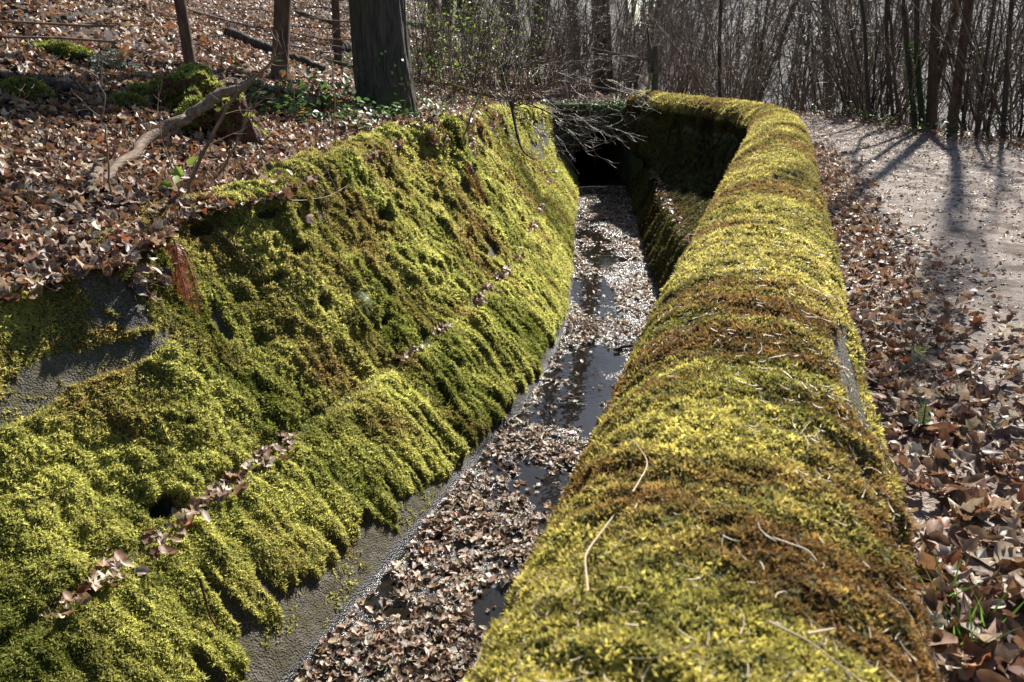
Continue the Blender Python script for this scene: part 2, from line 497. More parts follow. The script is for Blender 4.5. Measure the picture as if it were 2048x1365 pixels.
class Tubes:
    def __init__(s): s.V = []; s.L = []; s.C = []; s.n = 0
    def add(s, P, Rr, sides=None, lump=0, r=None, furrow=0):
        P = np.asarray(P, float); Rr = np.asarray(Rr, float)
        if Rr.ndim == 0: Rr = np.full(len(P), float(Rr))
        if sides is None: sides = 14 if Rr[0] > .08 else (7 if Rr[0] > .02 else (5 if Rr[0] > .009 else 3))
        T, U, W = rot_frames(P)
        a = np.arange(sides) / sides * 2 * math.pi
        rr = Rr[:, None] * np.ones(sides)[None]
        if lump: rr = rr * (1 + lump * fbm(np.cos(a)[None] * 1.5 + P[:, 2:3] * .7, np.sin(a)[None] * 1.5 + P[:, 0:1], oct=3, seed=4))
        if furrow: rr = rr * (1 - furrow * (1 - np.abs(vnoise(np.cos(a)[None] * 6 + 0 * P[:, 2:3], np.sin(a)[None] * 6 + 0 * P[:, 2:3], P[:, 2:3] * 1.5 + 0 * a[None], 9)) * 2) - furrow * .5 * np.abs(vnoise(np.cos(a)[None] * 15 + 0 * P[:, 2:3], np.sin(a)[None] * 15 + 0 * P[:, 2:3], P[:, 2:3] * 4 + 0 * a[None], 10)))
        V = P[:, None] + rr[..., None] * (np.cos(a)[None, :, None] * U[:, None] + np.sin(a)[None, :, None] * W[:, None])
        n = len(P)
        i = np.arange(n - 1)[:, None] * sides; j = np.arange(sides)[None]; k = (j + 1) % sides
        q = np.stack([i + j, i + k, i + sides + k, i + sides + j], -1).reshape(-1, 4) + s.n
        s.V.append(V.reshape(-1, 3)); s.L.append(q.ravel()); s.C.append(np.full(len(q), 4)); s.n += n * sides
        for e, rv in ((0, True), (n - 1, False)):
            ring = np.arange(sides) + e * sides + s.n - n * sides
            s.L.append(ring[::-1] if not rv else ring); s.C.append(np.array([sides]))
        return s
    def build(s, name, mat, parent=None, loc=None):
        return mesh_np(name, np.concatenate(s.V), np.concatenate(s.L), np.concatenate(s.C), mat, parent, loc=loc)

def walk(r, p, d, length, n, wob=.12, up=0.0):
    P = [np.array(p, float)]; d = np.array(d, float); d /= np.linalg.norm(d)
    st = length / (n - 1)
    for _ in range(n - 1):
        d = d + r.normal(size=3) * wob + np.array([0, 0, up]); d /= np.linalg.norm(d)
        P.append(P[-1] + d * st)
    return np.array(P)

def branch_out(tb, r, P, Rr, n, length, ang=(.5, 1.1), lo=.2, depth=1, rs=.45, up=.03, wob=.16, npt=7, minr=.0016):
    """side branches along a path, each with its own side twigs"""
    T = np.gradient(P, axis=0); T /= np.linalg.norm(T, axis=1, keepdims=True)
    for _ in range(n):
        f = r.uniform(lo, 1) * (len(P) - 1); i = int(min(f, len(P) - 2)); q = P[i] + (P[i + 1] - P[i]) * (f - i)
        a = r.normal(size=3); a -= T[i] * a.dot(T[i]); a /= np.linalg.norm(a)
        g = r.uniform(*ang); d = T[i] * math.cos(g) + a * math.sin(g)
        L_ = length * r.uniform(.4, 1.1) * (1 - .45 * f / len(P))
        r0 = max(min(Rr[i] * rs, L_ * .014), minr)
        B = walk(r, q, d, L_, npt, wob, up)
        br = np.linspace(r0, max(r0 * .3, minr * .8), npt)
        tb.add(B, br)
        if depth > 1: branch_out(tb, r, B, br, max(2, int(n * .35)), length * .42, ang, .15, depth - 1, .6, up, wob, max(4, npt - 2), minr)

def copy_tree(o, parent=None):
    c = o.copy(); COL.objects.link(c)
    if parent: c.parent = parent
    for ch in list(o.children): copy_tree(ch, c)
    return c

# =============================================================== THE SETTING
# ---- ground sheet, cut out where the canal runs
def graded(segments):
    out = []
    for a, b, st0, st1 in segments:
        x = a
        while x < b - 1e-6:
            out.append(x); x += st0 + (st1 - st0) * (x - a) / (b - a)
    out.append(segments[-1][1])
    return np.array(out)
gx = graded([(-70, -12, 2.5, .3), (-12, -4, .2, .07), (-4, 4.5, .055, .055), (4.5, 12, .06, .3), (12, 90, .4, 4)])
gy = graded([(-5, .5, .15, .06), (.5, 20, .055, .075), (20, 40, .1, .6), (40, 160, .8, 6)])
GX, GY = np.meshgrid(gx, gy, indexing='ij')
GZ = G(GX, GY)
GZ = GZ + .018 * fbm(GX * 5, GY * 5, oct=3, seed=31) * (np.abs(GX) < 14)
cx = (GX[:-1, :-1] + GX[1:, 1:]) / 2; cy = (GY[:-1, :-1] + GY[1:, 1:]) / 2
offc = off_left(cx, np.clip(cy, -4, 24))
canal = (offc < OT(cy) + .1) & (cx < XC(cy) + .12) & (cy < END_Y + .25)
pathy = (cx > XC(cy)) & (cx < XP(cy)) & (cy < 60) & (cy < 30)
valley = (cx > XP(cy) + 1.6) & (GZ[:-1, :-1] < -.6)
Pg = np.stack([GX, GY, GZ], -1)
o = grid_mesh("ground", Pg, M_litter, mask=~canal & ~pathy & ~valley); o['kind'] = 'structure'
o = grid_mesh("path", Pg, M_gravel, mask=~canal & pathy); o['kind'] = 'structure'
o = grid_mesh("valley_meadow", Pg, M_meadow, mask=~canal & valley & ~pathy); o['kind'] = 'structure'

# ---- ditch bed (mud) and the water standing in it
by = graded([(-3.5, 1.5, .1, .02), (1.5, 19, .02, .035), (19, 26, .1, .2)])
bu = np.linspace(-.06, 1.12, 66)
BY, BU = np.meshgrid(by, bu, indexing='ij')
nn = 1 / np.sqrt(1 + SF(BY) ** 2)
BX = XF(BY) + BU * nn * 1.0; BYY = BY - SF(BY) * BU * nn
pool = np.zeros_like(BX)
for (x0, y0, rx, ry) in ((.55, 6.2, .42, .75), (.3, 4.75, .3, .35), (1.0, 9.3, .30, 1.2), (.8, 7.2, .33, .42), (-.12, 3.5, .12, .2), (1.25, 12.0, .3, 1.6)):
    pool = np.maximum(pool, 1 - sstep(.55, 1.15, np.sqrt(((BX - x0) / rx) ** 2 + ((BYY - y0) / ry) ** 2)))
def bed_h(x, y, pool):
    return .032 * fbm(x * 2.6, y * 2.6, oct=4, seed=12) + .022 * fbm(x * 12, y * 12, oct=4, seed=13) + .012 - .030 * pool
BZ = FLOOR_Z + bed_h(BX, BYY, pool)
o = grid_mesh("ditch_bed", np.stack([BX, BYY, BZ], -1), M_mud, flip=True); o['kind'] = 'structure'
o = grid_mesh("water", np.stack([BX, BYY, np.full_like(BX, FLOOR_Z + .001)], -1)[::6, ::65], M_water, flip=True); o['kind'] = 'structure'

# ---------------------------------------------------------------- canal walls
def resample(knots, m):
    """knots: list of (n,3) arrays across the section -> (n,m,3), spacing by mean length, corners slightly eased"""
    K = np.stack(knots, 1)
    seg = np.linalg.norm(np.diff(K, axis=1), axis=2).mean(0)
    cum = np.concatenate([[0], np.cumsum(seg)])
    w = np.linspace(0, cum[-1], m)
    P = np.empty((K.shape[0], m, 3))
    for j, ww in enumerate(w):
        i = min(np.searchsorted(cum, ww, 'right') - 1, len(seg) - 1)
        f = (ww - cum[i]) / seg[i]
        P[:, j] = K[:, i] * (1 - f) + K[:, i + 1] * f
    for _ in range(2):
        P[:, 1:-1] = .25 * P[:, :-2] + .5 * P[:, 1:-1] + .25 * P[:, 2:]
    return P, w, cum

# --- left: battered wall in two lifts with a ledge
ly = graded([(-1.5, 2.0, .06, .011), (2.0, 8, .010, .017), (8, END_Y + .3, .018, .032)])
def lpt(y, off, z):
    n_ = 1 / np.sqrt(1 + SF(y) ** 2)
    return np.stack([XF(y) - off * n_, y + SF(y) * off * n_, np.broadcast_to(z, y.shape)], -1)
ledge_o = .55 + .03 * fbm(ly * 1.3, ly * 0, oct=2, seed=2) - .1 * sstep(9, 12, ly)
kn = [lpt(ly, -.035, FLOOR_Z - .09), lpt(ly, .0, FLOOR_Z), lpt(ly, ledge_o, -.90), lpt(ly, ledge_o + .11, -.865),
      lpt(ly, OT(ly), ZT(ly)), lpt(ly, OT(ly) + .18, ZT(ly) + .035), lpt(ly, OT(ly) + .5, ZT(ly) - .12)]
LW, lw, lcum = resample(kn, 290)
LN = grid_normals(LW, flip=True)
if LN[len(ly) // 2, 150, 0] < 0: LN = -LN
arc = np.concatenate([[0], np.cumsum(np.hypot(np.diff(ly), np.diff(XF(ly))))])
S = np.repeat(arc[:, None], len(lw), 1); W = np.repeat(lw[None], len(ly), 0); YR = np.repeat(ly[:, None], len(lw), 1)
low = W < lcum[2]
near = sstep(5.0, 3.2, YR)
# moss cover 0..1
thr = lcum[1] + .10 + .15 * sstep(4.6, 3.4, YR) + (.07 + .05 * near) * fbm(S * 8, W * .9, oct=4, seed=41, gain=.65) + .07 * fbm(S * 14, W * 1.5, oct=2, seed=42)
thr = thr + .05 * np.abs(fbm(S * 9, W * .3, oct=2, seed=78)) * (1 + near)
for (y, top, hw) in ((2.93, .80, .045), (3.13, .58, .05), (3.33, .36, .05), (2.66, .50, .04), (3.62, .42, .035), (3.9, .36, .03), (4.2, .45, .03), (4.45, .40, .025), (4.8, .48, .025), (5.1, .4, .025), (5.5, .45, .02), (6.0, .4, .02), (2.4, .5, .05)):
    g_ = 1 - sstep(.5, 1.0, np.abs(YR - y + .05 * (W - .5) + .02 * fbm(S * 8, W * 6, oct=2, seed=79)) / hw)
    thr = np.maximum(thr, thr + g_ * np.maximum(lcum[1] + (lcum[2] - lcum[1]) * top - thr, 0))
cover = sstep(-.02, .045, W - thr)
bare = np.zeros_like(S)
def wpatch(y, wf, ry, rw, rot=0, amp=1.0):
    """bare patch on the upper lift, wf = fraction up from ledge (0) to the top (1)"""
    w0 = lcum[3] + (lcum[4] - lcum[3]) * wf
    a = YR - y; b = W - w0
    c, s = math.cos(rot), math.sin(rot)
    u, v = (a * c + b * s) / ry, (-a * s + b * c) / rw
    q = np.sqrt(u * u + v * v) + .45 * fbm(S * 6, W * 6, oct=4, seed=61)
    return amp * (1 - sstep(.8, 1.15, q))
for a in ((3.12, .67, .46, .085, -.08), (2.72, .63, .22, .09, 0), (3.88, .56, .05, .11, 0), (5.16, .84, .09, .09, 0), (8.16, .59, .12, .10, 0), (7.86, .17, .17, .12, .2), (7.05, .45, .13, .07, .2),
          (10.2, .86, .35, .16, 0), (9.6, .55, .15, .12, .3), (11.5, .9, .4, .14, 0), (12.8, .35, .4, .10, 0), (15.2, .35, .9, .22, 0), (16.6, .6, 1.0, .4, 0), (13.4, .7, .5, .10, .2)):
    bare = np.maximum(bare, wpatch(*a))
n_b = fbm(S * 2.7, W * 2.2, oct=4, seed=71)
bare = np.maximum(bare, sstep(.50, .56, n_b) * (~low))
streak = fbm(S * 5.5, W * 1.1, oct=4, seed=73)
bare = np.maximum(bare, sstep(.16, .30, streak) * sstep(8.5, 13, YR) * (W > lcum[3] + .2) * .9)
cover = cover * (1 - bare)
# lumps
fing = np.abs(fbm(S * 8.5 + .5 * W, W * 1.6 + 2, oct=2, seed=81)) * 2.6 - .4     # vertical ridges of the lower lift
fing2 = fbm(S * 13.0, W * 3.0, oct=3, seed=83)
lump = fbm(S * 2.4, W * 2.4, oct=3, seed=84)
lump2 = fbm(S * 6.5, W * 5.5, oct=3, seed=85)
lump3 = fbm(S * 16, W * 14, oct=2, seed=86)
H = np.where(low, .030 + .055 * fing + .04 * fing2 + .012 * lump3, .045 + .075 * lump + .05 * lump2 + .018 * lump3)
lowf = sstep(lcum[2] + .03, lcum[2] - .05, W)
def cushion(f, g, sd):      # rounded tops, sharp creases between
    return np.abs(vnoise(S * f + .3 * W * g, W * g, None, sd)) * 2 - .7
cush = .030 * cushion(4.6, 4.2, 301) + .024 * cushion(9.5, 8.0, 302) + .015 * cushion(20, 15, 303) + .010 * cushion(38, 30, 304)
streaky = .022 * cushion(13, 3.2, 305) * sstep(7, 11, YR)
pits = sstep(.42, .62, fbm(S * 8 + 3, W * 5.5, oct=3, seed=306, gain=.6)) * .055
mild = .62 + .38 * sstep(4.0, 6.0, YR)
H = (.028 + (.026 * fing + .020 * fing2 + .5 * cush) * mild) * lowf + (.036 + (.030 * lump + .020 * lump2 + .85 * cush) * mild + streaky - pits) * (1 - lowf)
far_damp = 1 - .35 * sstep(9, 13, YR)
H = H * far_damp
H = H * (1 - .7 * sstep(lcum[3] + .66 * (lcum[4] - lcum[3]), lcum[3] + .78 * (lcum[4] - lcum[3]), W) * np.exp(-((YR - 3.35) / .6) ** 4))
ledge_b = np.exp(-((W - (lcum[2] + lcum[3]) / 2) / .06) ** 2)
H = H * (1 - .75 * ledge_b)
H = np.maximum(H, .004)
# dark hollows under the moss cushions
holes = np.zeros_like(S)
for (y, wf, ry, rw, dp) in ((3.04, .05, .10, .085, .17), (4.66, .44, .07, .07, .10), (4.40, .63, .16, .035, .08), (6.02, .66, .15, .08, .14), (5.54, .75, .12, .06, .12), (5.22, .19, .08, .05, .09),
                            (4.69, .72, .10, .05, .08), (7.05, .42, .12, .08, .13), (7.4, .60, .12, .06, .1), (6.6, .85, .14, .06, .1), (8.6, .68, .15, .06, .12), (9.4, .45, .16, .05, .1), (5.7, .45, .07, .04, .07), (4.15, .93, .12, .05, .1), (4.6, .93, .10, .05, .1)):
    w0 = lcum[3] + (lcum[4] - lcum[3]) * wf
    q = np.sqrt(((YR - y) / ry) ** 2 + ((W - w0) / rw) ** 2) + .3 * fbm(S * 9, W * 9, oct=3, seed=91)
    holes = np.maximum(holes, dp * (1 - sstep(.55, 1.05, q)))
brow = sstep(lcum[4] - .22, lcum[4] - .02, W) * (1 - sstep(lcum[4] + .12, lcum[4] + .4, W))
H = H * cover + brow * (1 - .75 * np.exp(-((YR - 3.25) / .55) ** 2)) * (.035 + .08 * fbm(S * 2.6, W * 3, oct=3, seed=95)) * (1 - .6 * bare) - holes
H = H + .006 * fbm(S * 20, W * 20, oct=3, seed=97) + .022 * fbm(S * 2.5, W * 4, oct=3, seed=98) * (1 - cover)
H = H * sstep(.0, .1, W)
back_fade = 1 - sstep(lcum[4] + .15, lcum[4] + .5, W)
LP = LW + LN * (H * back_fade)[..., None]
LP[..., 2] -= (holes * .15)
wet = sstep(lcum[1] + .085, lcum[1] + .03, W + .03 * fbm(S * 9, W * 3, oct=3, seed=99))
left_wall = empty("canal_wall", (float(XF(8)) - .6, 8, FLOOR_Z))
tag(left_wall, "sloping two-step concrete canal wall under thick lumpy green moss below the leafy bank", "wall")
def child_fix(o, par):
    o.parent = par; o.matrix_parent_inverse = Matrix.Translation(par.location).inverted()
o = grid_mesh("concrete_face", LP, M_wall, attrs={"moss": cover * (1 - sstep(.06, .12, holes)), "wet": wet}); child_fix(o, left_wall)

def scatter_on_grid(P, Nn, dens, total_mul, r, cell=None):
    """choose random points on a grid surface, dens = tufts per square metre (n,m)"""
    a = P[1:, :-1] - P[:-1, :-1]; b = P[:-1, 1:] - P[:-1, :-1]
    area = np.linalg.norm(np.cross(a, b), axis=2)
    lam = area * dens[:-1, :-1] * total_mul
    cnt = r.poisson(lam)
    idx = np.repeat(np.arange(cnt.size), cnt.ravel())
    i, j = idx // cnt.shape[1], idx % cnt.shape[1]
    u = r.uniform(size=(len(i), 1)); v = r.uniform(size=(len(i), 1))
    def bl(A):
        return (A[i, j] * (1 - u) * (1 - v) + A[i + 1, j] * u * (1 - v) + A[i, j + 1] * (1 - u) * v + A[i + 1, j + 1] * u * v)
    return bl(P), bl(Nn), i, j

CAMP = np.array([0, 0, CAMZ])
def moss_size(d, a=.0065, b=.0024): return a + b * d
TUFT = tuft_templates(5, 14, 1.3, .17, 1)
TUFT_L = tuft_templates(6, 14, 2.1, .17, 9)
TUFT_FINE = tuft_templates(7, 14, 1.2, .17, 2)
FRINGE = tuft_templates(3, 10, .5, .07, 3)

def moss_colors(p, r, bright, brownness, warm=0):
    """p world positions; young yellow-green, deep green, old gold-brown in patches"""
    n1 = fbm(p[:, 0] * 1.7 + p[:, 2], p[:, 1] * 1.7, oct=3, seed=101)
    n2 = fbm(p[:, 0] * 6, p[:, 1] * 6 + p[:, 2] * 5, oct=3, seed=103)
    t = np.clip(.5 + 1.0 * n1 + .7 * n2 + r.normal(size=len(p)) * .16 + bright, 0, 1)[:, None]
    deep = np.array([.095, .120, .016]); young = np.array([.36, .38, .092]); brown = np.array([.155, .100, .032])
    c = deep * (1 - t) + young * t
    b = np.clip(brownness + .9 * fbm(p[:, 0] * 2.6 + 9, p[:, 1] * 2.6 + p[:, 2] * 2, oct=3, seed=105) + r.normal(size=len(p)) * .18, 0, .9)[:, None]
    c = c * (1 - b) + brown * b
    c = c * (1 + np.array([.13, -.06, .02]) * warm)
    return c * r.uniform(.7, 1.3, (len(p), 1))

LNd = grid_normals(LP, flip=True)
if LNd[len(ly) // 2, 150, 0] < 0: LNd = -LNd
dist = np.linalg.norm(LP - CAMP, axis=2)
sz = moss_size(dist)
dens = cover * 1.0 / (sz * 0.52) ** 2 * (holes < .08) * (1 - sstep(lcum[4] + .12, lcum[4] + .4, W)) * (.35 + .65 * sstep(-.02, .03, H))
dens = dens * (1 - .7 * ledge_b * (fbm(S * 4, W * 4, oct=3, seed=111) > -.15))
dens = dens + (1 - cover) * .10 / (sz * .52) ** 2 * sstep(.0, .35, fbm(S * 6, W * 6, oct=4, seed=112)) * (W > lcum[1] + .06) * (W < lcum[4])
rm = np.random.default_rng(21)
p, n, i, j = scatter_on_grid(LP, LNd, dens, 1.0, rm)
s_ = moss_size(np.linalg.norm(p - CAMP, axis=1)) * rm.uniform(.7, 1.35, len(p))
# fewer brown tones on the lower lift, more olive high up
c = moss_colors(p, rm, .14 * lowf[i, j] + .16 * sstep(5, 11, p[:, 1]) + .02, .24 - .26 * lowf[i, j], .35)
fr = rand_frames(n, rm, .42, down=np.array([.05, .1, -.15]))
c = c * np.array([1.24, 1.23, 1.40])
V, Lp_, Cn, Cc = instance(TUFT_L, p, fr, s_ * 1.05, c, rm)
o = mesh_np("moss", V, Lp_, Cn, M_moss, cols=Cc, smooth=False); child_fix(o, left_wall); o['kind'] = 'stuff'
print("left moss tufts", len(p))

S0, W0, Y0 = S, W, YR
# --- right: parapet wall with a rounded crest, and the mirrored slope below it
ry = graded([(-1.2, .3, .03, .012), (.3, 3, .009, .014), (3, 9, .015, .03), (9, 17.4, .032, .04)])
def rpt(y, off, z):
    n_ = 1 / np.sqrt(1 + SC(y) ** 2)
    return np.stack([XC(y) + off * n_, y - SC(y) * off * n_, np.broadcast_to(z, y.shape)], -1)
def fpt(y, off, z):   # offset from right floor edge
    n_ = 1 / np.sqrt(1 + SF(y) ** 2); wd = 1.0 + .004 * y
    return np.stack([XF(y) + (wd + off) * n_, y - SF(y) * (wd + off) * n_, np.broadcast_to(z, y.shape)], -1)
CR = .5
ang = np.linspace(0, math.pi, 15)
kn = [rpt(ry, .325, -.12), rpt(ry, .305, .12)]
for a in ang:
    kn.append(rpt(ry, .295 * math.copysign(abs(math.cos(a)) ** .85, math.cos(a)), CR - .24 + .24 * math.sin(a) ** .9))
kn += [rpt(ry, -.30, .05)]   # inner face runs down steeply

lowknots = [fpt(ry, .40, -.865), fpt(ry, .27, -.90), fpt(ry, .0, FLOOR_Z), fpt(ry, -.03, FLOOR_Z - .08)]
base_in = rpt(ry, -.31, .02)
_dn = base_in.copy(); _k = .17; _dn[:, :2] += (lowknots[0] - base_in)[:, :2] * _k; _dn[:, 2] = -.60
kn += [_dn]
kn += lowknots
RW, rw, rcum = resample(kn, 240)
RN = grid_normals(RW)
mid = 60
if RN[len(ry) // 2, 50, 2] < 0: RN = -RN
arc = np.concatenate([[0], np.cumsum(np.hypot(np.diff(ry), np.diff(XC(ry))))])
S = np.repeat(arc[:, None], len(rw), 1); W = np.repeat(rw[None], len(ry), 0); YR = np.repeat(ry[:, None], len(rw), 1)
w_side = rcum[1]; w_c0 = rcum[2]; w_c1 = rcum[16]; w_in = rcum[17]
ncov = fbm(S * 3.2, W * 4, oct=4, seed=201)
edge = w_c0 - .02 + .07 * fbm(S * 2.1, W * 0, oct=3, seed=203)
cover = sstep(-.02, .03, W - edge)                 # bare concrete on the path-side face
crest_b = (W > w_c0 + .05) & (W < w_c1 - .05)
bareR = sstep(.36, .42, ncov) * (W < w_c0 + .16) + 0
for (y, wq, r1, r2) in ((1.95, .14, .42, .10), (1.2, .10, .2, .06), (2.75, .08, .25, .06), (1.35, .2, .05, .03), (4.6, .40, .10, .035), (.95, .10, .12, .04), (3.1, .12, .2, .04)):
    q = np.sqrt(((YR - y) / r1) ** 2 + ((W - w_c0 - wq) / r2) ** 2) + .35 * fbm(S * 9, W * 9, oct=3, seed=207)
    bareR = np.maximum(bareR, 1 - sstep(.7, 1.1, q))
inner = sstep(w_c1 - .05, w_c1 + .03, W)
conc_strip = np.exp(-((W - (w_in - .02)) / .10) ** 2) * sstep(-.2, .2, fbm(S * 1.5, W * 2, oct=3, seed=209) + .15)
cover = cover * (1 - bareR) * (1 - .8 * conc_strip)
base_bare = sstep(rcum[-2] - .10, rcum[-2] - .03, W + .05 * fbm(S * 5, W * 1, oct=3, seed=211))
cover = cover * (1 - base_bare)
Hc = .022 + .019 * fbm(S * 2.8, W * 1.2, oct=3, seed=221) + .014 * fbm(S * 9, W * 5, oct=3, seed=223) + .013 * fbm(S * 30, W * 28, oct=2, seed=225)
Hi = .035 + .06 * fbm(S * 3.2, W * 1.4, oct=4, seed=227) + .02 * fbm(S * 9, W * 5, oct=3, seed=228)
H = (Hc * (1 - inner) + Hi * inner) * cover
H = np.where(W < edge, .004 * fbm(S * 10, W * 10, oct=3, seed=229), H)
RP = RW + RN * H[..., None]
RNd = grid_normals(RP)
if RNd[len(ry) // 2, 50, 2] < 0: RNd = -RNd
wet = sstep(rcum[-2] - .09, rcum[-2] - .02, W)
parapet = empty("parapet_wall", (float(XC(4)), 4, 0))
tag(parapet, "low wall with a rounded crest of golden green moss curving beside the path", "wall")
o = grid_mesh("concrete_body", RP, M_wall, attrs={"moss": cover, "wet": wet}); child_fix(o, parapet)
dist = np.linalg.norm(RP - CAMP, axis=2)
def rsize(d): return .0072 + .0019 * d
sz = rsize(dist)
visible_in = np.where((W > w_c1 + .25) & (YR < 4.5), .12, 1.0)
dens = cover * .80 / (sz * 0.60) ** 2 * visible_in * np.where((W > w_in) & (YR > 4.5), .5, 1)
rm = np.random.default_rng(22)
p, n, i, j = scatter_on_grid(RP, RNd, dens, 1.0, rm)
s_ = rsize(np.linalg.norm(p - CAMP, axis=1)) * rm.uniform(.7, 1.35, len(p))
band = fbm(S * 3.8, W * 1.6 + .15 * S, oct=4, seed=231, gain=.65)[i, j]      # bright and brown belts across the crest
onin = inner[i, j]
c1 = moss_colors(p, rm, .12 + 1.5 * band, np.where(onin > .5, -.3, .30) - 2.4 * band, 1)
gold = np.array([.38, .325, .12]); g = np.clip(.45 + .3 * rm.normal(size=len(p)), 0, 1)[:, None] * sstep(1.2, 3.2, p[:, 1])[:, None] * (1 - onin)[:, None] * .6
c = c1 * (1 - g) + gold * g * (0.7 + .5 * band)[:, None]
c *= np.where(onin > .5, .2, 1.0)[:, None]  # dark shade moss, deepened further to stand in for shadow on the inner face
c *= (1 + .75 * fbm(p[:, 0] * 34, p[:, 1] * 34, p[:, 2] * 34, oct=2, seed=261))[:, None]
fr = rand_frames(n, rm, .38)
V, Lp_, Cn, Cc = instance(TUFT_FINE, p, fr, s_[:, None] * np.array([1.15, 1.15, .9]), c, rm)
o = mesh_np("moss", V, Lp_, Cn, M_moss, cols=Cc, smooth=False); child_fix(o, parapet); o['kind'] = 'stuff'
print("right moss tufts", len(p))
# longer hair-like shoots standing along the canal-side shoulder
shoulder = np.exp(-((W - (w_c1 - .16)) / .07) ** 2) * cover * (YR > .6)
dens = shoulder * 2600 / (1 + .25 * YR) * (.25 + np.clip(fbm(S * 3, W * 3, oct=2, seed=240) + .4, 0, 1))
p, n, i, j = scatter_on_grid(RP, RNd, dens, 1.0, rm)
n2 = n * .5 + np.array([0, 0, .9]); n2 /= np.linalg.norm(n2, axis=1, keepdims=True)
fr = rand_frames(n2, rm, .3)
c = np.array([.34, .29, .05]) * rm.uniform(.6, 1.3, (len(p), 1))
V, Lp_, Cn, Cc = instance(FRINGE, p, fr, (.016 + .0016 * p[:, 1]) * rm.uniform(.7, 1.5, len(p)), c, rm)
o = mesh_np("moss_fringe", V, Lp_, Cn, M_moss, cols=Cc, smooth=False); child_fix(o, parapet); o['kind'] = 'stuff'

# dry needles and stem scraps lying in the crest moss
sel = (W > w_c0) & (W < w_c1)
dens = sel * 620 / (1 + .35 * YR) ** 1.2 * (.8 + 2.6 * fbm(S * 3, W * 3, oct=2, seed=251))
p, n, i, j = scatter_on_grid(RP, RNd, np.maximum(dens, 0), 1.0, rm)
tb = Tubes()
cc = []
for q, nm in zip(p, n):
    L_ = rm.uniform(.008, .03) * (1 + 1.2 * (rm.uniform() < .12)); t = rm.normal(size=3); t -= nm * t.dot(nm); t /= np.linalg.norm(t)
    s3 = np.cross(nm, t); k = rm.normal() * .5
    u = np.linspace(-.5, .5, 5)[:, None]
    P = q + nm * (.007 + .006 * rm.uniform()) + t * u * L_ + s3 * k * L_ * u ** 2 + nm * L_ * .25 * rm.uniform(-.3, 1) * (u + .5) ** 2
    tb.add(P, np.full(5, rm.uniform(.00045, .0009) + .0002 * q[1]), 3)
V = np.concatenate(tb.V)
cols = np.repeat(np.array([.50, .39, .25])[None] * rm.uniform(.5, 1.25, (len(p), 1)), 15, 0)
o = mesh_np("stem_litter", V, np.concatenate(tb.L), np.concatenate(tb.C), M_straw, cols=cols)
tag(o, "pale dry needles and broken stems strewn over the moss of the rounded wall crest", "plant litter", kind='stuff')

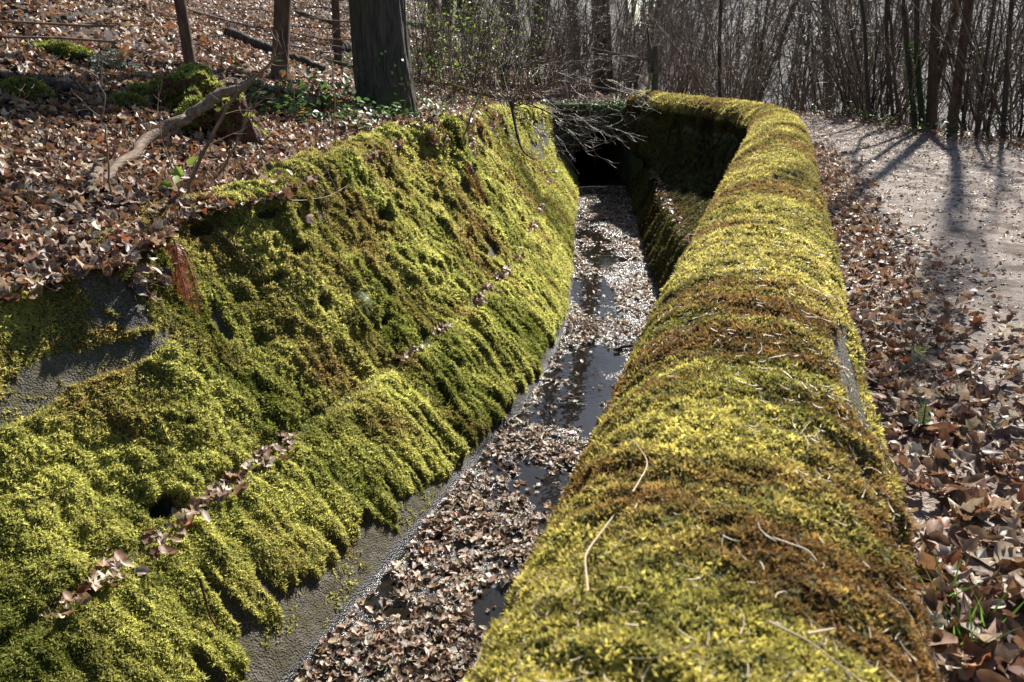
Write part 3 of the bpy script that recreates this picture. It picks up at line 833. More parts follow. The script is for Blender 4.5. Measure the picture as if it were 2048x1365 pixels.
# ---------------------------------------------------------------- headwall and tunnel
hw = empty("tunnel_headwall", (1.9, END_Y, FLOOR_Z))
tag(hw, "dark stone headwall with a black arched tunnel mouth closing the far end of the canal", "tunnel mouth")
def headwall():
    x0, x1, zt = .35, 3.3, .16
    cxm, rad, spring = 2.02, .62, -1.02
    nx, nz = 110, 80
    xs = np.linspace(x0, x1, nx); zs = np.linspace(FLOOR_Z - .15, zt, nz)
    X, Z = np.meshgrid(xs, zs, indexing='ij')
    Y = END_Y + .05 * fbm(X * 2, Z * 2, oct=4, seed=301) + 0 * X
    inside = (np.abs(X - cxm) < rad) & ((Z < spring) | ((X - cxm) ** 2 + (Z - spring) ** 2 < rad ** 2))
    ci = inside[:-1, :-1] & inside[1:, 1:] & inside[1:, :-1] & inside[:-1, 1:]
    o = grid_mesh("masonry", np.stack([X, Y, Z], -1), M_stone, mask=~ci); child_fix(o, hw)
    # arch ring proud of the face, and the barrel behind it
    a = np.linspace(-.0, math.pi, 29)
    ring = [(cxm + rad, FLOOR_Z - .1)] + [(cxm + math.cos(t) * rad, spring + math.sin(t) * rad) for t in a] + [(cxm - rad, FLOOR_Z - .1)]
    ring = np.array(ring); out = np.array([(cxm + (q[0] - cxm) * 1.22, spring + (q[1] - spring) * (1.22 if q[1] > spring else 1)) for q in ring])
    y0 = END_Y - .07
    A = np.stack([np.column_stack([q[:, 0], np.full(len(q), yy_), q[:, 1]]) for q, yy_ in ((out, END_Y + .1), (out, y0), (ring * .995 + .005 * np.array([cxm, spring]), y0), (ring, END_Y + 7.0))], 1)
    A[1:-1, 1:3, 1] += (.012 * np.random.default_rng(3).normal(size=(len(ring) - 2, 1)))
    o = grid_mesh("arch_lining", A, M_stone, smooth=False); child_fix(o, hw)
    bx = np.array([[cxm - .8, FLOOR_Z - .2], [cxm + .8, FLOOR_Z - .2], [cxm + .8, -.2], [cxm - .8, -.2]])  # end cap added to close the barrel and keep daylight out
    P = np.array([[[bx[0, 0], END_Y + 6.9, bx[0, 1]], [bx[3, 0], END_Y + 6.9, bx[3, 1]]], [[bx[1, 0], END_Y + 6.9, bx[1, 1]], [bx[2, 0], END_Y + 6.9, bx[2, 1]]]])
    o = grid_mesh("barrel_light_cap", P, M_stone); child_fix(o, hw)
    # coping slab
    cs = np.array([[x0 - .1, 0], [x1 + .1, 0]])
    P = []
    for x in np.linspace(x0 - .1, x1, 40):
        w_ = .03 * math.sin(x * 9) * .3
        P.append([[x, END_Y + .35, zt - .08], [x, END_Y + .35, zt + .06 + w_], [x, END_Y - .1, zt + .05 + w_], [x, END_Y - .12, zt - .07], [x, END_Y + .02, zt - .08]])
    o = grid_mesh("coping", np.array(P), M_stone); child_fix(o, hw)
    # return wall joining the parapet
    P = []
    for t in np.linspace(0, 1, 30):
        x = 2.62 + .18 * math.sin(t * 2) * 0 + .03 * math.sin(t * 11); y = 16.2 + 2.5 * t
        P.append([[x - .0, y, FLOOR_Z - .1], [x + .02 * math.sin(y * 5), y, -.6], [x, y, .3 - .15 * t], [x + .45, y, .3 - .15 * t], [x + .5, y, -.1]])
    o = grid_mesh("return_wall", np.array(P), M_stone); child_fix(o, hw)
headwall()

# ================================================================ LEAF LITTER
rl = np.random.default_rng(33)
def ground_scatter(n, sampler):
    x, y = sampler(n)
    z = G(x, y)
    e = .05
    nx = -(G(x + e, y) - G(x - e, y)) / (2 * e); ny = -(G(x, y + e) - G(x, y - e)) / (2 * e)
    nrm = np.stack([nx, ny, np.ones_like(nx)], 1); nrm /= np.linalg.norm(nrm, axis=1, keepdims=True)
    return np.stack([x, y, z], 1), nrm
# hillside
def samp_hill(n):
    y = 1.5 + (rl.uniform(size=n) ** 1.35) * 23.5
    d = rl.uniform(size=n) ** 1.1 * (2.0 + .62 * y)
    n_ = 1 / np.sqrt(1 + SF(y) ** 2); off = OT(y) + d - .10
    return XF(y) - off * n_, y + SF(y) * off * n_
p, n = ground_scatter(105000, samp_hill)
keep = np.ones(len(p), bool)
clump = fbm(p[:, 0] * 1.3, p[:, 1] * 1.3, oct=3, seed=311)
keep &= rl.uniform(size=len(p)) < np.clip(.95 + .7 * clump, .3, 1)
p, n = p[keep], n[keep]
# nothing buried, layered up to 4 cm
p[:, 2] += rl.uniform(.0, .05, len(p))
leaves_object("hillside_leaf_litter", p, n, "deep red-brown fallen leaves covering the whole bank left of the canal", size=.066, tilt=.6, r=rl)
# far slope behind the headwall and further up the hill: bigger flakes of litter
def samp_far(n):
    y = 19 + (rl.uniform(size=n) ** 1.3) * 26
    x = rl.uniform(-1, 1, n) * (3 + .66 * y) - 5
    return x, y
p, n = ground_scatter(26000, samp_far)
k = (p[:, 0] < XP(p[:, 1]) + 2) & ~((p[:, 0] > .3) & (p[:, 0] < 3) & (p[:, 1] < 19.1)); p, n = p[k], n[k]
p[:, 2] += rl.uniform(0, .05, len(p))
leaves_object("far_leaf_litter", p, n, "red-brown leaves on the wooded ground beyond the tunnel headwall", size=.17, tilt=.4, r=rl)
# beside the path
def samp_path(n):
    y = .35 + rl.uniform(size=n) ** 1.25 * 17.5
    e = .27 + np.abs(rl.normal(size=n)) * (.20 + .85 * np.exp(-y / 2.4)) + rl.uniform(size=n) * .12
    n_ = 1 / np.sqrt(1 + SC(y) ** 2)
    return XC(y) + e * n_, y - SC(y) * e * n_
p, n = ground_scatter(11000, samp_path)
k = p[:, 0] < XP(p[:, 1]) - .5; p, n = p[k], n[k]
p[:, 2] += rl.uniform(.0, .045, len(p))
leaves_object("path_edge_leaf_litter", p, n, "drift of curled brown maple leaves between the mossy wall and the gravel path", size=.0701, tilt=.6, r=rl, pale=1.8)
# sparse fragments over the gravel and a belt on its outer edge
def samp_grav(n):
    y = .6 + rl.uniform(size=n) ** 1.3 * 22
    x = XC(y) + .6 + rl.uniform(size=n) * (XP(y) - XC(y) - .5)
    return x, y
p, n = ground_scatter(16000, samp_grav)
p[:, 2] += rl.uniform(.0, .012, len(p))
leaves_object("path_leaf_scraps", p, n, "broken pale leaf scraps trodden into the gravel path", size=.034, tilt=.3, r=rl, pale=1.2)
def samp_edge(n):
    y = 6 + rl.uniform(size=n) ** 1.2 * 20
    return XP(y) + rl.normal(size=n) * .45 + .1, y
p, n = ground_scatter(9000, samp_edge)
p[:, 2] += rl.uniform(.0, .05, len(p))
leaves_object("outer_edge_leaf_litter", p, n, "brown leaves heaped along the outer edge of the path under the thicket", size=.085, tilt=.45, r=rl, pale=1.3)
# small stones of the path
def samp_st(n):
    y = .5 + rl.uniform(size=n) ** 1.4 * 18
    return XC(y) + .7 + rl.uniform(size=n) * (XP(y) - XC(y) - .8), y
p, n = ground_scatter(16000, samp_st)
Vs = np.array([[1, 0, 0], [-.9, .1, 0], [0, 1.1, 0], [.1, -.9, 0], [0, 0, .6], [0, 0, -.6]], float)
Fs = np.array([[0, 2, 4], [2, 1, 4], [1, 3, 4], [3, 0, 4], [2, 0, 5], [1, 2, 5], [3, 1, 5], [0, 3, 5]])
c = np.array([.27, .225, .19]) * rl.uniform(.4, 1.35, (len(p), 1))
V, Lp_, Cn, Cc = instance([(Vs, Fs, np.ones(6))], p, rand_frames(n, rl, .3), rl.uniform(.004, .013, len(p)), c, rl)
o = mesh_np("gravel", V, Lp_, Cn, M_straw, cols=Cc, smooth=False); tag(o, "small grey-brown stones scattered over the path surface", "gravel", kind='stuff')
# ditch bed
nb = 36000
y = 1.6 + rl.uniform(size=nb) ** 1.15 * 16.5; u = rl.uniform(.01, 1.02, nb)
n_ = 1 / np.sqrt(1 + SF(y) ** 2)
x = XF(y) + u * n_; y2 = y - SF(y) * u * n_
pl = np.zeros(nb)
for (x0, y0, rx, ry_) in ((.55, 6.2, .42, .75), (.3, 4.75, .3, .35), (1.0, 9.3, .30, 1.2), (.8, 7.2, .33, .42), (-.12, 3.5, .12, .2), (1.25, 12.0, .3, 1.6)):
    pl = np.maximum(pl, 1 - sstep(.55, 1.15, np.sqrt(((x - x0) / rx) ** 2 + ((y2 - y0) / ry_) ** 2)))
h = bed_h(x, y2, pl)
far_ = sstep(4.6, 6.2, y); pat = sstep(-.1, .25, fbm(x * 2.2, y2 * 1.6, oct=3, seed=331) + .35 * (u < .35))
k = rl.uniform(size=nb) < np.clip(.04 + .9 * sstep(-.004, .02, h), 0, 1) * (1 - far_ + far_ * (.12 + .70 * pat))
p = np.stack([x, y2, FLOOR_Z + np.maximum(h, 0) + rl.uniform(.002, .022, nb)], 1)[k]
n = np.tile([0, 0, 1.0], (len(p), 1))
leaves_object("ditch_leaf_litter", p, n, "sodden pale and brown leaves lying on the wet canal bed", size=.047, tilt=.2, r=rl, colors=leaf_colors(len(p), rl, red=.3, pale=4) * np.array([1.02, 1.05, 1.06]) * rl.uniform(.45, 1.35, (len(p), 1)))
# ledge of the left wall, in drifts
nb = 1500
y = 2.0 + rl.uniform(size=nb) * 14
g_ = fbm(y * 2.1, y * 0, oct=3, seed=321); k = (g_ > .12 - .1 * (y > 8)) | (np.abs(y - 2.43) < .10) | (np.abs(y - 2.84) < .12) | (np.abs(y - 3.64) < .08); y = y[k]
off = .55 - .1 * sstep(9, 12, y) + .04 + rl.normal(size=len(y)) * np.where(y < 5, .055, .035); n_ = 1 / np.sqrt(1 + SF(y) ** 2)
p = np.stack([XF(y) - off * n_, y + SF(y) * off * n_, -.87 + rl.uniform(.01, .04, len(y))], 1)
leaves_object("ledge_leaf_litter", p, np.tile([.3, -.1, 1.0], (len(p), 1)), "pale leaves caught along the narrow ledge of the left canal wall", size=.06, tilt=.4, r=rl, pale=2.5)
sel = (W0 > lcum[4] - .30) & (W0 < lcum[4] + .30) & (Y0 > 1.5)
dn = sel * 420 * sstep(-.05, .3, fbm(S0 * 1.7, W0 * 2.2, oct=3, seed=335) + .5 * (W0 - lcum[4])) * (Y0 < 13)
p, n, i, j = scatter_on_grid(LP, LNd, dn, 1.0, rl)
p = p + n * rl.uniform(.025, .06, (len(p), 1))
leaves_object("brink_leaf_litter", p, n, "brown leaves spilling over the mossy upper rim of the left canal wall", size=.064, tilt=.45, r=rl, pale=1.2)
nb = 380
y = 8 + rl.uniform(size=nb) * 10; n_ = 1 / np.sqrt(1 + SF(y) ** 2); off = 1.0 + .004 * y + .33 + rl.normal(size=nb) * .05
p = np.stack([XF(y) + off * n_, y - SF(y) * off * n_, -.85 + rl.uniform(.0, .03, nb)], 1)
leaves_object("shaded_ledge_leaf_litter", p, np.tile([-.2, 0, 1.0], (len(p), 1)), "brown leaves along the shaded ledge under the parapet wall", size=.07, tilt=.4, r=rl)

# ================================================================ TREES
def tall_tree(name, label, cat, base, lean, r0, height, mat, seed, group=None, flare=1.5, taper=.55, fork=None, crown=26, lump=.12, twigs=True, cl=2.6, wob=.02):
    r = np.random.default_rng(seed)
    root = empty(name, base); tag(root, label, cat, group)
    tb = Tubes()
    n = 26
    d = np.array([lean[0], lean[1], 1.0])
    P = walk(r, [0, 0, -.25], d, height, n, wob, .01)
    h = np.linspace(0, 1, n)
    rr = r0 * (1 - (1 - taper) * h) * (1 + (flare - 1) * np.exp(-h * height / .5))
    # finer rings near the foot
    hh = np.concatenate([np.linspace(0, .12, 12 if r0 < .3 else 60), h[4:]])
    Pf = np.stack([np.interp(hh, h, P[:, k_]) for k_ in range(3)], 1)
    rf = r0 * (1 - (1 - taper) * hh) * (1 + (flare - 1) * np.exp(-hh * height / .45))
    tb.add(Pf, rf, 110 if r0 > .3 else 24, lump=lump, furrow=.05 if r0 > .3 else .03)
    if fork:
        for (fh, dx, dy, rf_, fl) in fork:
            i = min(int(fh / height * (n - 1)) + 1, n - 3)
            q = P[i]
            B = walk(r, q, [dx, dy, 1.0], fl, 16, .03, .05)
            tb.add(B, np.linspace(rf_, rf_ * .45, 16), 10, lump=.08)
    t = tb.build("trunk", mat, root)
    tc = Tubes()
    branch_out(tc, r, P, rr, crown, cl, (.6, 1.2), .3, 2 if not twigs else 3, .4, .03, .13, 8, .004)
    tc.build("crown", M_twig if r0 < .1 else M_bark, root)
    return root

def lean_for(px, py, ptop, n=0.0):
    """sideways lean of a trunk seen at px, py whose line meets the top edge at ptop"""
    return ((ptop - px) / max(py, 1) - (px - 1024) / (5233 - py), n)
def rad_for(q, wpx):
    return wpx / 2 / 1600 * math.hypot(q.x, q.y)
b = hit(776, 226)
oak = tall_tree("oak_tree", "stout grey oak trunk with furrowed bark flaring at its foot on the bank", "tree", b, lean_for(776, 226, 757), rad_for(b, 98), 15, M_oak, 401, flare=1.42, taper=.78, crown=44, lump=.10, twigs=True, cl=5.0, wob=.006)
def simple_tree(name, px, py, ptop, w, label, seed, mat=M_brown, group=None, h=11, flare=1.15, crown=12, wob=.015, fork=None):
    q = hit(px, py)
    return tall_tree(name, label, "tree", q, lean_for(px, py, ptop), rad_for(q, w), h, mat, seed, group=group, flare=flare, taper=.7, crown=crown, twigs=False, wob=wob, fork=fork)
simple_tree("young_tree", 384, 138, 362, 19, "slim brown leaning trunk just above the mossy stump", 402)
simple_tree("young_tree", 552, 160, 558, 29, "smooth reddish-brown trunk beside the broken end of the fallen branch", 403)
simple_tree("young_tree", 677, 130, 668, 14, "thin brown trunk a little left of the stout oak", 404)
simple_tree("young_tree", 858, 130, 864, 17, "thin straight trunk rising among green shoots right of the stout oak", 405)
simple_tree("young_tree", 886, 112, 893, 22, "darker trunk close behind the thin straight one right of the oak", 406, M_bark)
for k_, (px, py, pt, w_, lb) in enumerate([
        (1070, 130, 1085, 30, "dark trunk seen through the twigs above the end of the left wall"),
        (1152, 140, 1146, 22, "dark trunk behind the overhanging twigs above the tunnel mouth"),
        (1213, 145, 1210, 36, "thick dim trunk straight above the tunnel mouth"),
        (932, 60, 938, 44, "broad dim trunk up the slope between the thin poles and the bushes"),
        (1022, 60, 1015, 30, "dim trunk far up the slope behind the green-leaved bushes")]):
    simple_tree("woodland_tree", px, py, pt, w_, lb, 410 + k_, M_bark, "dim trunks behind the canal head")

# trees at the outer edge of the path (right)
def edge_tree(px, py, ptop, w, label, seed, mat=M_bark, fork=None, wob=.02, flare=1.3):
    return simple_tree("path_side_tree", px, py, ptop, w * .56, label, seed, mat, "trees along the outer edge of the path", 10, flare, 14, wob, fork)
edge_tree(1866, 262, 1856, 30, "thickest forked trunk on the path edge that throws the long shadow", 430, M_brown, fork=[(.75, .05, 0, .06, 8)])
ivy_t = edge_tree(1838, 262, 1815, 15, "slender trunk wrapped in ivy left of the thickest path-side trunk", 431)
edge_tree(1852, 262, 1828, 16, "slender leaning trunk between the ivy-clad one and the thickest one", 432)
edge_tree(1905, 268, 1922, 28, "rough brown trunk just right of the thickest path-side trunk", 433, M_brown)
edge_tree(1684, 226, 1700, 26, "stubby dark trunk with many shoots behind the far end of the path", 434, fork=[(.4, -.5, 0, .05, 5), (.6, .2, .1, .05, 5), (.7, -.3, .2, .04, 5)], wob=.05)
edge_tree(1512, 212, 1540, 17, "curved dark trunk rising from behind the bend of the mossy wall", 435, wob=.05)
edge_tree(1500, 212, 1530, 11, "thinner trunk beside the curved dark one behind the wall bend", 436)
edge_tree(1612, 224, 1617, 10, "straight thin trunk above the highest point of the wall bend", 437)
edge_tree(1790, 250, 1760, 11, "thin crooked trunk left of the ivy-clad one", 438, wob=.06)
edge_tree(1808, 252, 1788, 9, "very thin crooked trunk beside the ivy-clad one", 439, wob=.06)
edge_tree(1955, 275, 1985, 10, "thin trunk near the right edge of the photo among hazel rods", 440)
edge_tree(2010, 282, 2030, 13, "rightmost thin trunk on the path edge", 441)
edge_tree(1440, 212, 1450, 12, "thin trunk behind the middle of the far wall", 442)
edge_tree(1745, 245, 1725, 11, "thin leaning trunk between the stubby trunk and the ivy-clad one", 443, wob=.04)
# ivy on the slender trunk
def ivy(parent, h0, h1, rad, nleaf, seed, lean=(0, 0)):
    r = np.random.default_rng(seed)
    z = r.uniform(h0, h1, nleaf); a = r.uniform(0, 2 * math.pi, nleaf)
    rr = rad * r.uniform(.9, 1.7, nleaf)
    p = np.stack([np.cos(a) * rr + lean[0] * z, np.sin(a) * rr + lean[1] * z, z], 1)
    n = np.stack([np.cos(a), np.sin(a), np.full(nleaf, .5)], 1); n /= np.linalg.norm(n, axis=1, keepdims=True)
    c = np.array([.03, .065, .015]) * r.uniform(.6, 1.6, (nleaf, 1))
    V, Lp_, Cn, Cc = instance(LEAF_LO, p, rand_frames(n, r, .3), np.full(nleaf, .05), c, r)
    o = mesh_np("ivy", V, Lp_, Cn, M_green, parent, cols=Cc, smooth=False); o['kind'] = 'stuff'
    return o
ivy(ivy_t, .0, 1.4, .085, 420, 5, lean_for(1838, 262, 1815))
ivy(oak, -.1, .7, .50, 160, 6)

# ---------------------------------------------------------------- shrubs
def shrub_proto(name, seed, nst, h, rad, lean, twn, twl, mat=M_stem, depth=2, leaves=0, minr=.0022, spread=.25):
    r = np.random.default_rng(seed)
    root = empty(name, (0, 0, 0))
    ts, tt = Tubes(), Tubes()
    lp = []
    for k_ in range(nst):
        a = r.uniform(0, 2 * math.pi); q = r.uniform(.0, spread)
        ln = r.uniform(.3, 1) * lean
        H_ = h * r.uniform(.6, 1.1)
        P = walk(r, [math.cos(a) * q, math.sin(a) * q, -.1], [math.cos(a) * ln, math.sin(a) * ln, 1], H_, 12, .09, .01)
        rr = np.linspace(rad * r.uniform(.5, 1.2), .006, 12)
        ts.add(P, rr)
        branch_out(tt, r, P, rr, twn, twl, (.35, 1.0), .08, depth, .5, .04, .15, 6, minr)
        if leaves:
            for _ in range(leaves):
                i = r.integers(1, 9); lp.append(P[i] + r.normal(size=3) * .22)
    ts.build("stems", mat, root); tt.build("crown", M_twig, root)
    if leaves:
        lp = np.array(lp); n = np.tile([0, -.3, 1.0], (len(lp), 1)); n /= np.linalg.norm(n, axis=1, keepdims=True)
        c = np.array([.14, .20, .03]) * r.uniform(.6, 1.5, (len(lp), 1))
        V, Lp_, Cn, Cc = instance(LEAF_LO, lp, rand_frames(n, r, .6), r.uniform(.045, .09, len(lp)), c, r)
        o = mesh_np("leaves", V, Lp_, Cn, M_green, root, cols=Cc, smooth=False); o['kind'] = 'stuff'
    return root
protos = [shrub_proto("hazel_shrub", 500 + k_, n_s, h, rd, ln, tw, tl) for k_, (n_s, h, rd, ln, tw, tl) in enumerate(
    [(9, 5.5, .015, .55, 11, 1.1), (6, 6.0, .024, .35, 13, 1.3), (11, 4.2, .010, .6, 10, .9), (8, 5.0, .014, .95, 12, 1.2)])]
used = set()
def place_shrub(k_, x, y, label, group, rs, sc=1.0, zoff=0):
    src = protos[k_]
    o = src if k_ not in used else copy_tree(src)
    used.add(k_)
    o.location = (x, y, float(G(x, y)) + zoff); o.rotation_euler = (0, 0, rs.uniform(0, 6.28)); o.scale = (sc, sc, sc * rs.uniform(.9, 1.15))
    tag(o, label, "shrub", group)
    return o
rs = np.random.default_rng(55)
# front row of the thicket right along the path edge
cnt = 0
for y in np.arange(11.0, 30, .95):
    for row in range(2):
        x = float(XP(y)) + .5 + row * 1.5 + rs.normal() * .35
        if x / y > .78: continue
        g = ("bare hazel shrubs in the front row behind the path" if row == 0 else "bare hazel shrubs deeper in the thicket behind the path")
        l = ("bare upright hazel shrub in the front row of the thicket behind the path" if row == 0 else "bare hazel shrub deep in the thicket on the valley slope")
        place_shrub(int(rs.integers(0, 4)), x, y + rs.normal() * .3, l, g, rs, rs.uniform(.75, 1.1)); cnt += 1
# thicket beyond the far wall arm and the headwall
for k_ in range(36):
    y = rs.uniform(18.5, 33); az = rs.uniform(.02, .47)
    x = y * az * 1.0 + .6
    if y < 20 and x < 4: continue
    place_shrub(int(rs.integers(0, 4)), x, y, "bare many-stemmed shrub in the dense thicket beyond the far arm of the mossy wall",
                "bare shrubs beyond the far arm of the mossy wall", rs, rs.uniform(.7, 1.05)); cnt += 1
# undergrowth up the left slope behind the canal head
green_protos = [shrub_proto("leafy_shrub", 520 + k_, 11, 2.8, .014, .5, 11, .8, M_stem, 2, 20, .0022, .35) for k_ in range(2)]
gused = set()
for k_, (px, py) in enumerate([(905, 190), (955, 185), (985, 165), (1020, 175), (930, 140), (880, 165), (1055, 175), (1000, 130), (960, 105), (840, 160)]):
    q = hit(px, py)
    kk = k_ % 2
    o = green_protos[kk] if kk not in gused else copy_tree(green_protos[kk]); gused.add(kk)
    o.location = q; o.rotation_euler = (0, 0, rs.uniform(0, 6)); s = rs.uniform(.8, 1.15); o.scale = (s, s, s)
    tag(o, "young shrub with sparse yellow-green leaves between the oak and the canal head", "shrub", "sparsely leaved shrubs right of the oak")
for k_, (px, py) in enumerate([(1090, 120), (1120, 150), (1160, 120), (1190, 160), (1240, 140), (1270, 165), (1050, 90), (1100, 70), (1180, 80), (980, 60), (880, 60), (820, 70), (1250, 80)]):
    q = hit(px, py)
    place_shrub(int(rs.integers(0, 4)), q.x, q.y, "bare thin-stemmed shrub on the rising ground behind the tunnel headwall", "bare shrubs behind the tunnel headwall", rs, rs.uniform(.5, .85))
bank_proto = shrub_proto("coppice_shrub", 540, 9, 4.5, .022, .55, 12, 1.0, M_bark, 2, 0, .002, .25); first = True
for (px, py), lb in (((1085, 182), "dark many-stemmed bush on the bank just behind the overhanging bush"), ((1120, 165), "dark many-stemmed bush between the overhanging bush and the tunnel headwall"),
                     ((1000, 178), "dark bare bush left of the overhanging bush"), ((940, 168), "dark bare bush among green-leaved shrubs midway to the oak"), ((1050, 140), "dark bare bush higher up behind the overhanging bush"),
                     ((975, 120), "dark bare bush highest up the slope behind the green-leaved shrubs"),
                     ((1150, 172), "dark bare bush on the ground just behind the headwall, left part"), ((1200, 170), "dark bare bush right behind the middle of the tunnel headwall"), ((1260, 168), "dark bare bush behind the headwall near the timber post")):
    q = hit(px, py); o = bank_proto if first else copy_tree(bank_proto); first = False
    o.location = q; o.rotation_euler = (0, 0, rs.uniform(0, 6)); sc = rs.uniform(.7, .95); o.scale = (sc, sc, sc); tag(o, lb, "shrub", "dark bushes at the canal head")
for k_, (px, py) in enumerate([(1560, 218), (1650, 226), (1700, 236), (1730, 240), (1765, 246), (1935, 274), (1975, 278), (2035, 288)]):
    q = hit(px, py); o = copy_tree(bank_proto); o.location = (q.x + .3, q.y + .5, float(G(q.x + .3, q.y + .5))); o.rotation_euler = (0, 0, rs.uniform(0, 6)); sc = rs.uniform(.8, 1.1); o.scale = (sc, sc, sc)
    tag(o, "thick-stemmed coppice", "shrub", "thick-stemmed coppice bushes at the path edge")
print("shrubs", cnt)

# ---------------------------------------------------------------- overhanging bush at the canal head
def px_path(pts, n=14):
    """pts: (px, py, depth) survey points -> smooth 3-D path"""
    A = np.array([list(at_y(*q)) for q in pts])
    t = np.linspace(0, 1, len(A)); u = np.linspace(0, 1, n)
    P = np.stack([np.interp(u, t, A[:, k_]) for k_ in range(3)], 1)
    for _ in range(2): P[1:-1] = .25 * P[:-2] + .5 * P[1:-1] + .25 * P[2:]
    return P
def overhang():
    r = np.random.default_rng(61)
    b = at_y(1022, 214, 13.6)
    root = empty("overhanging_bush", b); tag(root, "bare bush with long pale twigs sweeping out over the canal before the tunnel mouth", "bush")
    tb, tw = Tubes(), Tubes()
    mains = [
        [(1022, 214, 13.6), (1050, 180, 13.5), (1130, 165, 13.4), (1200, 158, 13.2), (1262, 155, 13.0), (1310, 145, 12.9)],
        [(1022, 214, 13.6), (1060, 180, 13.4), (1130, 175, 13.1), (1190, 205, 12.9), (1250, 215, 12.7), (1295, 195, 12.6)],
        [(1030, 200, 13.6), (1070, 195, 13.4), (1110, 215, 13.2), (1150, 240, 13.0), (1200, 252, 12.9), (1250, 250, 12.8)],
        [(1030, 200, 13.6), (1080, 215, 13.2), (1140, 245, 12.9), (1185, 265, 12.7), (1235, 262, 12.5)],
        [(1022, 214, 13.6), (1065, 205, 13.3), (1110, 235, 13.0), (1140, 270, 12.8), (1175, 292, 12.7), (1200, 290, 12.6)],
        [(1022, 214, 13.6), (1050, 240, 13.3), (1090, 275, 13.1), (1140, 290, 12.9), (1190, 285, 12.8)],
        [(1022, 214, 13.6), (1035, 160, 13.7), (1080, 120, 13.8), (1130, 85, 13.9), (1200, 60, 14), (1290, 40, 14.1)],
        [(1022, 214, 13.6), (1040, 170, 13.9), (1100, 140, 14.1), (1160, 120, 14.3), (1230, 110, 14.5)],
        [(1015, 214, 13.6), (1010, 150, 13.9), (1050, 95, 14.1), (1110, 50, 14.3), (1180, 10, 14.5)],
        [(1010, 214, 13.6), (985, 150, 13.9), (985, 80, 14.1), (1005, 20, 14.2), (1020, -60, 14.3)],
        [(1015, 214, 13.6), (1030, 130, 14.0), (1045, 60, 14.1), (1060, -20, 14.2)],
        [(1005, 214, 13.6), (960, 170, 13.7), (930, 110, 13.8), (900, 60, 13.9)],
        [(1022, 214, 13.6), (1080, 170, 13.0), (1150, 150, 12.4), (1240, 170, 12.0), (1300, 200, 11.8)],
    ]
    for m_ in mains:
        P = px_path(m_, 16) - np.array(b)
        P[1:-1] += r.normal(size=(14, 3)) * .045
        rr = np.linspace(.013, .003, 16)
        tb.add(P, rr, 6)
        branch_out(tw, r, P, rr, 14, 1.0, (.3, 1.0), .08, 2, .5, .045, .14, 9, .0016)
    tb.build("branches", M_stem, root); tw.build("crown", M_twig, root)
    # the drooping dark limb below the fork
    tb = Tubes()
    P = px_path([(1022, 205, 13.6), (1028, 235, 13.4), (1035, 275, 13.1), (1045, 305, 12.9), (1068, 320, 12.7)], 14) - np.array(b)
    tb.add(P, np.linspace(.035, .010, 14), 7); tb.build("drooping_limb", M_bark, root)
overhang()

# ---------------------------------------------------------------- fence at the end of the parapet
def fence():
    b = at_y(1308, 192, 17.0); b.z = .35
    root = empty("timber_fence", b); tag(root, "broken old wooden fence with an ivy-wrapped post at the end of the mossy wall", "fence")
    tb = Tubes()
    post = np.array([[0, 0, -.3], [.01, 0, .3], [.0, 0, .7], [-.03, 0, 1.05]])
    tb.add(post, [.075, .07, .065, .06], 6, lump=.15); tb.build("post", M_timber, root)
    tb = Tubes(); tb.add(np.array([[-.10, .02, .55], [-.13, .02, 1.0], [-.15, .02, 1.12], [-.19, .03, 1.35]]), [.05, .05, .03, .012], 5, lump=.2); tb.build("post", M_timber, root)
    for z0, z1 in ((.78, 1.0), (.12, .28)):
        tb = Tubes(); tb.add(np.array([[.02, -.02, z0], [-.6, 0, z0 + (z1 - z0) * .4], [-1.3, .05, z1]]), [.035, .032, .028], 6, lump=.1); tb.build("rail", M_timber, root)
    ivy(root, -.05, .6, .08, 60, 9)
fence()
# greenery draped on the coping of the headwall
r = np.random.default_rng(71)
nl = 1500
x = np.concatenate([r.normal(2.35, .35, nl // 2), r.uniform(.6, 3.2, nl // 2)]); p = np.stack([x, END_Y - .1 + r.normal(size=nl) * .14, .18 + r.uniform(-.12, .12, nl)], 1)
c = np.array([.05, .09, .02]) * r.uniform(.5, 1.7, (nl, 1))
V, Lp_, Cn, Cc = instance(LEAF_LO, p, rand_frames(np.tile([0, -.5, .8], (nl, 1)), r, .5), r.uniform(.04, .07, nl), c, r)
o = mesh_np("ground_ivy", V, Lp_, Cn, M_green, cols=Cc, smooth=False); tag(o, "low green ivy creeping over the top of the tunnel headwall", "ivy", kind='stuff')

